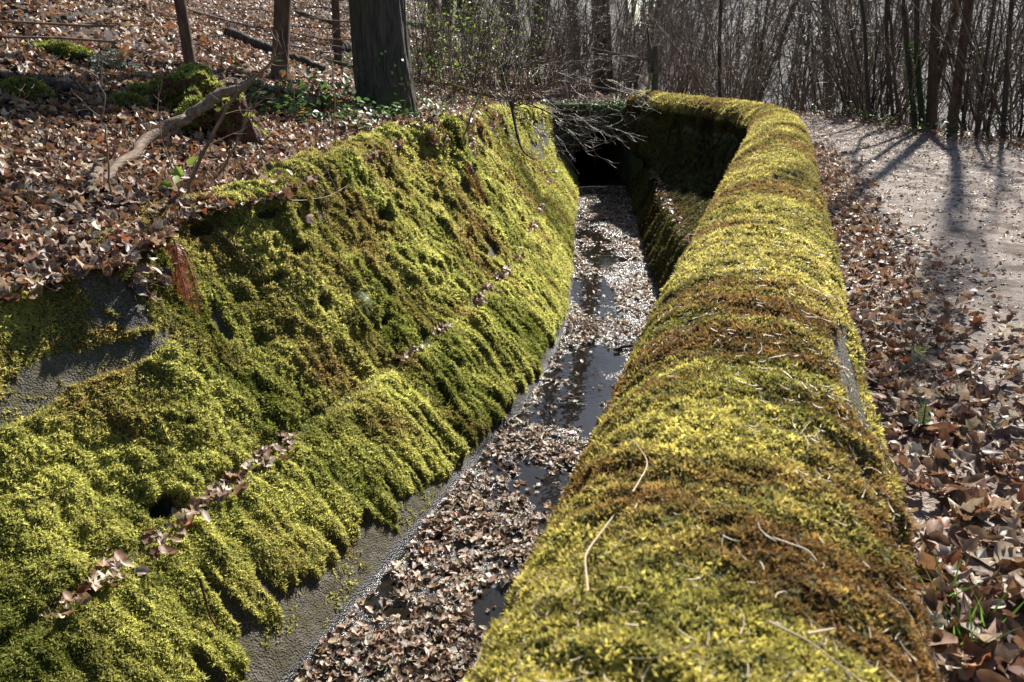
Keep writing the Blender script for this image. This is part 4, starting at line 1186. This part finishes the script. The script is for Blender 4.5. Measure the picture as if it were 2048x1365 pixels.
# ================================================================ THINGS ON THE BANK
def blob(name, mat, parent, dims, seed, lump=.25, moss=True, loc=(0, 0, 0), tuftsize=.022, res=60, barelow=.1):
    """an uneven half-buried mass with optional moss coat"""
    th = np.linspace(0, 2 * math.pi, res * 2); ph = np.linspace(-.35, math.pi / 2, res)
    TH, PH = np.meshgrid(th, ph, indexing='ij')
    d = np.stack([np.cos(TH) * np.cos(PH), np.sin(TH) * np.cos(PH), np.sin(PH)], -1)
    rr = 1 + lump * fbm(d[..., 0] * 2.3 + seed, d[..., 1] * 2.3, d[..., 2] * 2.3, oct=4, seed=seed)
    rr = rr * (1 - sstep(2 * math.pi - .5, 2 * math.pi, TH)) + sstep(2 * math.pi - .5, 2 * math.pi, TH) * rr[:1]
    P = d * rr[..., None] * np.array(dims) + np.array(loc)
    o = grid_mesh(name, P, mat, parent)
    if moss:
        Nn = grid_normals(P)
        Nn = np.where((Nn * d).sum(-1, keepdims=True) < 0, -Nn, Nn)
        r_ = np.random.default_rng(seed)
        cov = (Nn[..., 2] + .35 * fbm(d[..., 0] * 3, d[..., 1] * 3, oct=3, seed=seed + 2) > barelow).astype(float)
        p, n, i, j = scatter_on_grid(P, Nn, cov * .9 / (tuftsize * .6) ** 2, 1, r_)
        c = moss_colors(p + 5, r_, -.12, .05)
        V, Lp_, Cn, Cc = instance(TUFT, p, rand_frames(n, r_, .4), r_.uniform(.8, 1.3, len(p)) * tuftsize * 1.3, c, r_)
        m_ = mesh_np("moss", V, Lp_, Cn, M_moss, parent, cols=Cc, smooth=False); m_['kind'] = 'stuff'
    return o
# big mossy stump: hump + roots
q = hit(372, 225)
root = empty("mossy_stump", q); tag(root, "large stump capped with bright green moss right above the fallen branch", "tree stump")
k_ = q.y / 10
blob("stump", M_rot, root, (.46 * k_, .42 * k_, .46 * k_), 601, .75, loc=(-.05, .2, -.02), tuftsize=.022)
blob("root", M_rot, root, (.2 * k_, .32 * k_, .22 * k_), 603, .6, loc=(.35 * k_, -.35, -.05), tuftsize=.022)
q = hit(452, 285)
root = empty("rotten_stump", q); tag(root, "dark red rotten stump with a mossy rim behind the raised end of the fallen branch", "tree stump")
k_ = q.y / 10
blob("stump", M_rot, root, (.32 * k_, .28 * k_, .5 * k_), 605, .65, loc=(0, .15, 0), tuftsize=.022, barelow=.62)
for (px, py, dm, lb, sd) in ((110, 108, (.38, .3, .10), "flat moss cushion high on the bank at the upper left", 607), (45, 190, (.3, .25, .15), "dim mossy rock at the left edge of the bank", 609),
                             (255, 215, (.2, .16, .13), "small dark mossy lump left of the big mossy stump", 611)):
    q = hit(px, py); root = empty("moss_hummock", q); tag(root, lb, "moss cushion")
    blob("rock", M_stone, root, tuple(v * q.y / 10 for v in dm), sd, .3, tuftsize=.026)

# fallen branch
def log_thing(name, label, pts, radii, mat, cat="log", sides=12, jag=True, twigs=0, seed=0, lift=0):
    A = np.array(pts); b = Vector(A[0])
    root = None
    t = np.linspace(0, 1, len(A)); u = np.linspace(0, 1, 26)
    P = np.stack([np.interp(u, t, A[:, k_]) for k_ in range(3)], 1)
    for _ in range(3): P[1:-1] = .25 * P[:-2] + .5 * P[1:-1] + .25 * P[2:]
    r = np.random.default_rng(seed); P[1:-1] += r.normal(size=(24, 3)) * .012
    rr = np.interp(u, t, radii)
    tb = Tubes(); tb.add(P - A[0], rr, sides, lump=.16)
    if twigs: branch_out(tb, r, P - A[0], rr, twigs, .5, (.5, 1.1), .2, 1, .3, .02, .2, 6, .004)
    o = tb.build(name, mat, None, loc=A[0]); tag(o, label, cat)
    return o
def bank(px, py, dz=0):
    q = hit(px, py); return (q.x, q.y, q.z + dz)
q0 = hit(190, 388); q1 = hit(300, 300); q2 = hit(380, 262)
e = at_y(508, 160, q2.y + .25)
P0 = [(q0.x, q0.y, q0.z + .02), (q1.x, q1.y, q1.z + .10), tuple(at_y(375, 240, q1.y + .2)), tuple(at_y(430, 195, q1.y + .35)), tuple(at_y(508, 158, q1.y + .5))]
log_thing("fallen_branch", "long bare grey-brown branch lying slantwise on the bank with a splintered upper end", P0, [.022, .038, .042, .040, .022], M_dead, "fallen branch", seed=3)
log_thing("short_log", "short dark red log end lying on the brink above the left wall", [bank(865, 243, .04), bank(930, 240, .06)], [.06, .055], M_rot, seed=4)
log_thing("mossy_log", "small mossy log under the dark red log end on the brink", [bank(880, 252, .02), bank(928, 246, .03)], [.05, .045], M_oak, seed=14)
for (a_, b_, rr_, lb, sd) in (((455, 75), (650, 150), .09, "long dark fallen trunk up the slope behind the smooth brown tree", 5), ((675, 100), (735, 115), .13, "pale round-topped log left of the stout oak", 6),
                              ((590, 30), (690, 60), .08, "fallen trunk near the top of the slope left of the oak", 7), ((0, 170), (160, 195), .05, "dark dead limb on the ground at the upper left", 8),
                              ((130, 50), (250, 30), .03, "thin curved dead stick at the top left of the slope", 9)):
    log_thing("fallen_log", lb, [bank(*a_, .05), bank((a_[0] + b_[0]) / 2, (a_[1] + b_[1]) / 2, .06), bank(*b_, .06)], [rr_, rr_ * .9, rr_ * .6], M_bark, seed=sd)
log_thing("dead_stick", "short pale cut stick at the foot of the long fallen branch", [bank(188, 392, .02), bank(200, 362, .08)], [.03, .032], M_dead, "stick", seed=17)

# thin saplings and whips on the bank
def whip(pts, r0, label, leaves=(), name="sapling", twn=4, seed=0, depth_add=0):
    q = hit(*pts[0]); b = q
    A = [np.array(q)]
    for (px, py) in pts[1:]: A.append(np.array(at_y(px, py, q.y + depth_add * len(A))))
    A = np.array(A) - np.array(b)
    t = np.linspace(0, 1, len(A)); u = np.linspace(0, 1, 18)
    P = np.stack([np.interp(u, t, A[:, k_]) for k_ in range(3)], 1)
    for _ in range(2): P[1:-1] = .25 * P[:-2] + .5 * P[1:-1] + .25 * P[2:]
    r = np.random.default_rng(seed); P[1:-1] += r.normal(size=(16, 3)) * .006
    P[0, 2] -= .04
    rr = np.linspace(r0, r0 * .35, 18)
    root = empty(name, b); tag(root, label, "sapling", "thin bare saplings on the bank")
    tb = Tubes(); tb.add(P, rr, 5)
    branch_out(tb, r, P, rr, twn, .35, (.4, 1.0), .25, 2, .6, .05, .15, 6, .0016)
    tb.build("stem", M_stem, root)
    if leaves:
        p = np.array([np.array(at_y(px, py, q.y - .05)) - np.array(b) for px, py in leaves])
        n = np.tile([.2, -.7, .6], (len(p), 1)); c = np.array([.16, .22, .03]) * r.uniform(.7, 1.3, (len(p), 1))
        for k_ in range(len(p)):
            V, Lp_, Cn, Cc = instance([LEAF_LO[k_ % 6]], p[k_:k_ + 1], rand_frames(n[k_:k_ + 1], r, .35), np.array([.075]), c[k_:k_ + 1], r)
            mesh_np("leaf", V, Lp_, Cn, M_green, root, cols=Cc, smooth=False)
whip([(222, 402), (215, 300), (205, 200), (203, 120)], .007, "tall thin upright sapling crossing the lower end of the fallen branch", seed=1)
whip([(375, 400), (385, 350), (430, 260), (470, 190), (560, 110), (550, 60)], .014, "forked pale sapling rising past the rotten stump to the smooth brown tree", twn=8, seed=2)
whip([(352, 395), (350, 340), (325, 300), (318, 220), (325, 150)], .006, "thin whip with a few green leaves hanging near the canal edge", leaves=[(358, 345), (352, 362), (318, 378), (308, 388), (330, 372), (384, 325), (355, 350)], seed=3)
whip([(435, 360), (470, 290), (490, 240), (505, 190)], .010, "thin reddish sapling in front of the rotten stump", twn=7, seed=4)
whip([(120, 372), (118, 300), (130, 250)], .004, "short thin whip standing in the leaves left of the fallen branch", seed=5)
whip([(590, 250), (588, 190), (575, 120), (560, 50)], .006, "thin sapling in front of the glossy green brambles", seed=6)
whip([(668, 320), (672, 250), (668, 160), (655, 60)], .007, "tall thin sapling standing left of the oak foot", seed=7)
whip([(430, 210), (445, 120), (440, 30)], .006, "thin upright stem behind the mossy stump", seed=8)
whip([(925, 280), (950, 210), (985, 150), (1020, 60)], .010, "leaning sapling at the brink right of the oak", twn=9, seed=9)
whip([(20, 300), (12, 260), (40, 200), (38, 170)], .004, "crooked little whip at the far left of the bank", seed=10)
for k_, (a_, b_) in enumerate((((720, 200), (690, 20)), ((845, 200), (835, 20)), ((800, 240), (830, 90)), ((905, 225), (880, 10)), ((955, 215), (1000, 30)), ((990, 205), (965, 10)))):
    whip([a_, ((a_[0] + b_[0]) / 2 + 8, (a_[1] + b_[1]) / 2), b_], .008, "bare thin sapling " + ["left beside the stout oak trunk", "by the thin straight trunk right of the oak", "leaning over the right foot of the oak", "before the darker trunk right of the oak", "leaning right toward the overhanging bush", "upright on the brink near the overhanging bush"][k_], twn=10, seed=20 + k_)

# fine backlit twigs spreading over the upper slope: crown of a fallen young tree
def brush(name, label, start, dirs, length, n, seed, r0=.012):
    r = np.random.default_rng(seed); q = hit(*start)
    root = empty(name, q); tag(root, label, "dead branches")
    tw = Tubes(); tb = tw
    for k_ in range(n):
        d = np.array(dirs) + r.normal(size=3) * .12
        P = walk(r, [r.normal() * .1, r.normal() * 1.2, .15 + .13 * k_], d, length * r.uniform(.6, 1.1), 16, .045, .0)
        rr = np.linspace(r0, .003, 16); tb.add(P, rr, 5)
        branch_out(tw, r, P, rr, 12, .7, (.2, .7), .1, 2, .6, .01, .08, 6, .0028)
    tw.build("crown", M_stem, root)
brush("dead_branches", "tangle of nearly level pale twigs between the two brown trunks up the slope", (690, 150), (-1, .05, .12), 3.6, 10, 1)
brush("dead_branches", "level pale twigs crossing the top of the slope left of the oak", (720, 70), (-1, .1, .1), 4.5, 8, 2)
brush("dead_branches", "thin dead twigs in the shadow at the upper left of the bank", (300, 120), (-1, -.1, .05), 4.0, 5, 3)

# ---------------------------------------------------------------- bramble sprigs with glossy leaves
def bramble_proto(seed):
    r = np.random.default_rng(seed); root = empty("bramble", (0, 0, 0))
    tb = Tubes(); lp, ln = [], []
    for _ in range(4):
        a = r.uniform(0, 6.28)
        P = walk(r, [0, 0, -.02], [math.cos(a) * .8, math.sin(a) * .8, 1], r.uniform(.25, .5), 9, .12, -.06)
        tb.add(P, np.linspace(.0035, .002, 9), 4)
        for i in range(2, 9):
            for _k in range(2):
                o_ = r.normal(size=3) * .035; lp.append(P[i] + o_); ln.append([o_[0] * 4, o_[1] * 4 - .3, 1])
    tb.build("canes", M_brown, root)
    lp, ln = np.array(lp), np.array(ln); ln /= np.linalg.norm(ln, axis=1, keepdims=True)
    c = np.array([.045, .085, .02]) * r.uniform(.6, 1.9, (len(lp), 1))
    odd = r.uniform(size=len(lp)) < .07; c[odd] = np.array([.4, .14, .03])
    # broad egg-shaped leaflets
    V0 = np.array([[0, -.5, 0], [.3, -.2, .08], [.34, .1, .1], [.16, .4, .03], [0, .6, -.06], [-.16, .4, .03], [-.34, .1, .1], [-.3, -.2, .08], [0, .0, -.03]])
    F0 = np.array([[8, i, (i + 1) % 8] for i in range(8)])
    V, Lp_, Cn, Cc = instance([(V0, F0, np.ones(9))], lp, rand_frames(ln, r, .3), r.uniform(.055, .085, len(lp)), c, r)
    o = mesh_np("leaves", V, Lp_, Cn, M_green, root, cols=Cc, smooth=True); o['kind'] = 'stuff'
    return root
bp = [bramble_proto(701), bramble_proto(702), bramble_proto(703)]; bu_ = set()
br_spots = [(545, 235), (575, 215), (610, 205), (600, 245), (640, 225), (655, 250), (690, 205), (705, 240), (740, 225), (760, 240), (790, 225), (785, 250), (720, 262), (830, 262), (855, 215), (870, 232), (800, 205), (535, 190),
            (905, 205), (925, 190), (665, 195), (950, 235), (985, 222)]
for k_, (px, py) in enumerate(br_spots):
    kk = k_ % 3; o = bp[kk] if kk not in bu_ else copy_tree(bp[kk]); bu_.add(kk)
    o.location = hit(px, py); s = rs.uniform(.75, 1.15) * (1 if px < 860 else .8); o.scale = (s, s, s); o.rotation_euler = (0, 0, rs.uniform(0, 6))
    tag(o, "low bramble with glossy green leaves on the bank in front of the oak", "bramble", "low brambles at the foot of the oak")
for k_, (px, py) in enumerate([(1665, 238), (1690, 236), (1730, 246), (1745, 250), (1775, 256), (1640, 232), (1830, 270), (1900, 276)]):
    o = copy_tree(bp[k_ % 3]); o.location = hit(px, py); s = rs.uniform(.7, 1.0); o.scale = (s, s, s); o.rotation_euler = (0, 0, rs.uniform(0, 6))
    tag(o, "small green bramble at the outer edge of the path under the thicket", "bramble", "small brambles along the outer edge of the path")

# ---------------------------------------------------------------- ferns
def fern(name, label, loc, fronds, length, color, seed, droop=-.10, dirs=None, wid=.16, curl=0):
    r = np.random.default_rng(seed); root = empty(name, loc); tag(root, label, "fern")
    for f in range(fronds):
        d = dirs[f % len(dirs)] if dirs is not None else (math.cos(f * 2.1), math.sin(f * 2.1), .7)
        P = walk(r, [0, 0, 0], np.array(d) + r.normal(size=3) * .08, length * r.uniform(.8, 1.1), 22, .04, droop)
        T, U, Wv = rot_frames(P)
        side = U
        V, Fc = [], []
        for i in np.arange(2, 21.6, .5):
            i = float(i); i0 = int(i)
            m_ = wid * length * math.sin(math.pi * min(1, (i / 22) * .9 + .12)) ** .8 * (1 + r.normal() * .15)
            for sg in (-1, 1):
                pi_ = P[i0] + (P[min(i0 + 1, 21)] - P[i0]) * (i - i0); a0 = pi_ - T[i0] * length * .005; a1 = pi_ + T[i0] * length * .005
                tip = pi_ + side[i0] * sg * m_ + T[i0] * m_ * .3 + Wv[i0] * r.normal() * m_ * .35 + np.array([0, 0, -1]) * m_ * (.15 + curl * r.uniform())
                b = len(V); V += [a0, a0 * .5 + tip * .5 - T[i0] * length * .006, tip, a1 * .5 + tip * .5 + T[i0] * length * .006, a1]; Fc.append([b, b + 1, b + 2, b + 3, b + 4])
        V = np.array(V); cols = np.array(color) * r.uniform(.7, 1.3, (len(V), 1))
        o = mesh_np("frond", V, np.array(Fc).ravel(), np.full(len(Fc), 5), M_green if color[1] > color[0] else M_leaf, root, cols=cols, smooth=False)
        tb = Tubes(); tb.add(P, np.linspace(.0035, .001, 22), 4); s_o = tb.build("rib", M_brown, o)
def lwall_pt(y, wf, lift=.05, upper=True):
    """a point on the left wall surface"""
    w0 = lcum[3] + (lcum[4] - lcum[3]) * wf if upper else lcum[1] + (lcum[2] - lcum[1]) * wf
    i = int(np.argmin(abs(ly - y))); j = int(np.argmin(abs(lw - w0)))
    return Vector(LP[i, j] + LNd[i, j] * lift)
def lwall_px(px, py):
    """nearest wall point to a surveyed direction"""
    d = np.array([(px - 1024) / 1600, 0, 0]); c_, s_q = math.cos(PITCH), math.sin(PITCH); dy = -(py - 682.5) / 1600
    v = np.array([(px - 1024) / 1600, c_ + dy * s_q, -s_q + dy * c_]); v /= np.linalg.norm(v)
    Q = LP - CAMP; t = (Q * v).sum(-1); e_ = np.linalg.norm(Q - t[..., None] * v, axis=-1) / t
    e_ = e_ + (t / 400); e_[ly < 2] = 9
    i, j = np.unravel_index(np.argmin(e_), e_.shape)
    return Vector(LP[i, j]), Vector(LNd[i, j])
q, nq = lwall_px(322, 500)
fern("withered_fern", "rust-brown withered fern hanging down over the moss of the left wall", q + nq * .10, 6, .42, (.30, .085, .03), 801, -.12, [(.30, -.42, -.2), (.25, -.45, -.4), (.4, -.4, -.3), (.2, -.45, -.5), (.1, -.35, -.5)], .07, 1.6)
q, nq = lwall_px(700, 595)
fern("small_fern", "little pale green fern growing from the lit moss of the left wall", q + nq * .02, 4, .21, (.22, .27, .12), 802, -.12, [(1, -.3, .6), (.9, -.5, .1), (.6, .2, .6)], .12)
fern("small_fern", "little dark fern frond beside the parapet wall among the path-side leaves", gpoint(1.33, 2.35, .03), 2, .16, (.05, .075, .03), 803, -.03, [(.1, .4, .8), (-.2, -.3, .8)], .13)
fern("green_fern", "bluish green fern on the dim upper bank left of the big mossy stump", hit(205, 135) + Vector((0, 0, .05)), 4, .55, (.05, .10, .06), 804, -.08, [(.8, -.2, .5), (-.8, -.2, .5), (.3, -.6, .4), (1, -.1, .2)], .2)
fern("orange_fern", "small orange-brown fern frond beside the bluish green fern", hit(245, 140) + Vector((0, 0, .05)), 2, .3, (.5, .16, .03), 805, -.05, [(.3, -.2, .8), (.2, -.4, .9)], .2)
q, nq = lwall_px(925, 320)
fern("withered_fern", "small rusty fern drooping over the left wall top near the canal head", q + nq * .05, 4, .6, (.26, .08, .03), 806, -.14, [(.3, -.3, -.3), (.25, -.1, -.5), (.4, -.2, -.2)], .07, 1.2)

# ---------------------------------------------------------------- roots and creepers hanging on the left wall
def creeper(pts, r0, label, name="hanging_creeper", mat=M_twig):
    A = []
    for px, py in pts:
        q, n_ = lwall_px(px, py); A.append(np.array(q + n_ * .05))
    A = np.array(A); b = A[0].copy()
    t = np.linspace(0, 1, len(A)); u = np.linspace(0, 1, 24)
    P = np.stack([np.interp(u, t, A[:, k_]) for k_ in range(3)], 1) - b
    for _ in range(2): P[1:-1] = .25 * P[:-2] + .5 * P[1:-1] + .25 * P[2:]
    tb = Tubes(); tb.add(P, np.linspace(r0, r0 * .4, 24), 5)
    o = tb.build(name, mat, None, loc=b); tag(o, label, "creeper")
creeper([(935, 292), (975, 310), (1000, 355), (1030, 385), (1050, 410)], .008, "pale bare creeper trailing down the far part of the left wall")
creeper([(645, 330), (680, 420), (710, 440), (740, 470)], .004, "thin dry runner hanging across the middle of the left wall")
creeper([(560, 400), (600, 405), (650, 395), (690, 370)], .004, "thin pale tendril along the upper rim of the left wall")
creeper([(60, 590), (75, 640), (100, 690)], .0025, "thin dry thread hanging over the moss at the left end of the wall")
creeper([(270, 560), (290, 600), (330, 640), (335, 690)], .0025, "thin dry thread hanging above the bare concrete patch")
creeper([(395, 1160), (410, 1230), (430, 1270)], .007, "short brown root on the bare base of the left wall", "dead_root", M_rot)

for k_, (a_, b_, c_) in enumerate((((255, 545), (290, 575), (335, 590)), ((440, 470), (470, 500), (505, 545)), ((610, 365), (640, 400), (645, 450)), ((720, 320), (745, 360), (790, 390)), ((520, 520), (560, 560), (600, 620)))):
    creeper([a_, b_, c_], .003, "dry grass stem lying on the left wall moss, " + ["leftmost, by the withered fern", "just right of the withered fern", "below the upper rim midway", "highest, toward the canal head", "longest, above the small pale fern"][k_], "dry_grass_stem", M_dead)
# ---------------------------------------------------------------- sticks in the ditch
def ditch_stick(x, y, a, L_, r0, label, mat=M_dead, z=.03):
    P = np.array([[0, 0, 0], [math.cos(a) * L_ * .5, math.sin(a) * L_ * .5, .02], [math.cos(a) * L_, math.sin(a) * L_, .005]])
    P = np.stack([np.interp(np.linspace(0, 1, 12), [0, .5, 1], P[:, k_]) for k_ in range(3)], 1); P[1:-1] += rl.normal(size=(10, 3)) * .005
    tb = Tubes(); tb.add(P, np.linspace(r0, r0 * .6, 12), 7, lump=.2)
    o = tb.build("stick", mat, None, loc=(x, y, FLOOR_Z + z)); tag(o, label, "stick")
ditch_stick(-.02, 5.62, 1.9, .22, .012, "short pale stick leaning against the left edge of the canal bed")
ditch_stick(1.0, 7.35, .35, .5, .016, "dark wet stick lying across the middle pool of the canal", M_bark)
ditch_stick(.78, 8.2, .1, .22, .012, "pale wet stick on the mud of the canal bed", M_dead)
ditch_stick(.4, 6.1, .15, .2, .010, "thin stick floating in the nearest clear pool", M_dead)
ditch_stick(1.1, 16.3, .05, 1.1, .010, "long thin branch lying across the canal before the tunnel mouth", M_dead, .25)

# ---------------------------------------------------------------- single things on the wall crest
def crest_pt(y, off, lift=.01):
    i = int(np.argmin(abs(ry - y))); n_ = 1 / math.sqrt(1 + float(SC(y)) ** 2)
    x = float(XC(y)) + off * n_; yy_ = y - float(SC(y)) * off * n_
    Q = RP[..., :2] - np.array([x, yy_]); e_ = (Q ** 2).sum(-1) + (RP[..., 2] < .15) * 9
    i, j = np.unravel_index(np.argmin(e_), e_.shape)
    return RP[i, j] + RNd[i, j] * lift
def crest_stem(pts, r0, label, flat=False):
    A = np.array([crest_pt(*q) for q in pts]); b = A[0].copy()
    t = np.linspace(0, 1, len(A)); u = np.linspace(0, 1, 20)
    P = np.stack([np.interp(u, t, A[:, k_]) for k_ in range(3)], 1) - b
    for _ in range(3): P[1:-1] = .25 * P[:-2] + .5 * P[1:-1] + .25 * P[2:]
    tb = Tubes(); tb.add(P, np.linspace(r0, r0 * .6, 20), 6)
    o = mesh_np("straw", np.concatenate(tb.V), np.concatenate(tb.L), np.concatenate(tb.C), M_straw, None, cols=np.tile([.5, .38, .24], (120, 1)), loc=b)
    tag(o, label, "dry stem")
crest_stem([(.80, -.14, .018), (.90, -.175, .018), (1.0, -.15, .018)], .0016, "long straight straw on the canal side of the nearest moss")
crest_stem([(1.06, -.14, .016), (1.16, -.13, .02), (1.24, -.17, .02), (1.27, -.21, .015)], .0012, "curved thin straw arching over the moss near the canal-side edge")
crest_stem([(.80, .10, .015), (.83, .14, .02)], .0022, "short thick pale splinter on the nearest moss at the path side")
crest_stem([(.80, .06, .012), (.79, .11, .012), (.77, .16, .012)], .0015, "brown stem crossing under the pale splinter")
crest_stem([(.98, .06, .014), (.97, .10, .02), (.95, .12, .02)], .0014, "short bent pale stem halfway across the near moss")
# yellow leaf on the path-side litter, and grass tufts
p = np.array([list(gpoint(1.62, 3.0, .05))]); V, Lp_, Cn, Cc = instance(LEAF_MID[:1], p, rand_frames(np.array([[0, -.3, 1.0]]), rl, .1), np.array([.06]), np.array([[.42, .42, .05]]), rl)
o = mesh_np("yellow_leaf", V, Lp_, Cn, M_leaf, cols=Cc, smooth=False); tag(o, "single yellow-green leaf among the brown leaves beside the wall", "leaf")
def grass_tuft(x, y, n_bl, L_, label, seed, color=(.10, .19, .025)):
    r = np.random.default_rng(seed); V, Fc, cc = [], [], []
    for _ in range(n_bl):
        a = r.uniform(0, 6.28); P = walk(r, [r.normal() * .012, r.normal() * .012, -.01], [math.cos(a) * .5, math.sin(a) * .5, 1], L_ * r.uniform(.5, 1.1), 7, .05, -.07)
        sd = np.array([-math.sin(a), math.cos(a), 0]) * .0026
        w_ = np.array([1, 1, .95, .85, .7, .45, .05])
        b = len(V)
        for i in range(7): V += [P[i] - sd * w_[i], P[i] + sd * w_[i]]
        for i in range(6): Fc.append([b + 2 * i, b + 2 * i + 1, b + 2 * i + 3, b + 2 * i + 2])
        cc += [np.array(color) * r.uniform(.6, 1.4)] * 14
    o = mesh_np("grass_tuft", np.array(V), np.array(Fc).ravel(), np.full(len(Fc), 4), M_green, cols=np.array(cc), loc=gpoint(x, y))
    tag(o, label, "grass tuft")
q = hit(1880, 1215); grass_tuft(q.x, q.y, 9, .17, "taller fresh green grass tuft at the wall foot near the bottom", 1)
q = hit(1925, 1300); grass_tuft(q.x, q.y, 22, .13, "lowest spreading green grass tuft at the wall foot", 2)
q = hit(1995, 1270); grass_tuft(q.x, q.y, 7, .14, "thin grass blades among the leaves just off the wall foot", 3)
q = hit(1665, 450); grass_tuft(q.x, q.y, 14, .10, "small grass tuft at the wall foot farther along", 4)
q = hit(1905, 670); grass_tuft(q.x, q.y, 5, .05, "tiny green sprout among the leaves beside the path", 5)

# ---------------------------------------------------------------- one label each for the repeats
LM = [(772, "the stout oak"), (858, "the thin straight trunk by the oak"), (932, "the broad dim trunk"), (1022, "the overhanging bush"), (1152, "the dark trunk over the tunnel"), (1213, "the thick trunk over the tunnel"),
      (1308, "the timber post"), (1440, "the trunk behind the far wall"), (1512, "the curved dark trunk"), (1612, "the straight thin trunk above the bend"), (1684, "the stubby trunk"), (1745, "the thin leaning trunk"),
      (1838, "the ivy-clad trunk"), (1866, "the thickest path-side trunk"), (1905, "the rough brown trunk"), (1955, "the thin trunk among the hazel rods"), (2010, "the rightmost thin trunk")]
ORD = ["", "second ", "third ", "fourth ", "fifth ", "sixth ", "seventh ", "eighth ", "ninth ", "tenth ", "eleventh ", "twelfth ", "thirteenth ", "fourteenth "]
def relabel(group, noun, marks=LM):
    obs = [o for o in COL.objects if o.get('group') == group and o.parent is None]
    seen = {}
    for o in sorted(obs, key=lambda o: o.location.y):
        px = 1024 + 1600 * o.location.x / (o.location.y * math.cos(PITCH) + (CAMZ - o.location.z) * math.sin(PITCH))
        m_ = min(marks, key=lambda q: abs(q[0] - px))
        key = (m_[1], px < m_[0]); n_ = seen.get(key, 0); seen[key] = n_ + 1
        o['label'] = f"{noun}, {ORD[min(n_, 13)]}{'nearest' if n_ == 0 else 'in'} {'left' if px < m_[0] else 'right'} of {m_[1]}"
relabel("bare shrubs beyond the far arm of the mossy wall", "far bare shrub")
relabel("bare hazel shrubs deeper in the thicket behind the path", "deep hazel")
relabel("bare hazel shrubs in the front row behind the path", "front-row hazel")
relabel("bare shrubs behind the tunnel headwall", "bare shrub")
relabel("sparsely leaved shrubs right of the oak", "leafy shrub")
relabel("low brambles at the foot of the oak", "glossy bramble", [(552, "the reddish-brown trunk"), (677, "the thin brown trunk"), (772, "the stout oak"), (890, "the dark red log end"), (1022, "the overhanging bush")])
relabel("thick-stemmed coppice bushes at the path edge", "thick-stemmed bush")
relabel("small brambles along the outer edge of the path", "small green bramble")

# ================================================================ THE FAR SIDE OF THE VALLEY
fx = np.linspace(-120, 330, 100); fy = np.linspace(120, 330, 50)
FX, FY = np.meshgrid(fx, fy, indexing='ij')
w_ = 1 - .85 * np.exp(-((FX / FY - .15) / .035) ** 2)
FZ = -9.5 + sstep(120, 330, FY) * (14 + 48 * w_) + 3 * fbm(FX * .03, FY * .03, oct=4, seed=901)
o = grid_mesh("far_hillside", np.stack([FX, FY, FZ], -1), M_farhill); o['kind'] = 'structure'
r = np.random.default_rng(902)
tb = Tubes()
for _ in range(2600):
    i, j = r.integers(0, 100), r.integers(4, 50)
    q = np.array([FX[i, j], FY[i, j], FZ[i, j]]) + r.normal(size=3) * [2, 2, 0]
    h = r.uniform(6, 12)
    tb.add(walk(r, q, [0, 0, 1], h, 4, .06, 0), np.linspace(.28, .1, 4), 3)
    for _k in range(5):
        s = q + np.array([0, 0, h * r.uniform(.4, .95)])
        tb.add(walk(r, s, [r.normal(), r.normal(), 1.0], r.uniform(2, 4), 3, .2, .05), np.linspace(.13, .06, 3), 3)
o = tb.build("distant_wood", M_farwood); tag(o, "grey leafless wood covering the far side of the valley", "distant wood", kind='stuff')
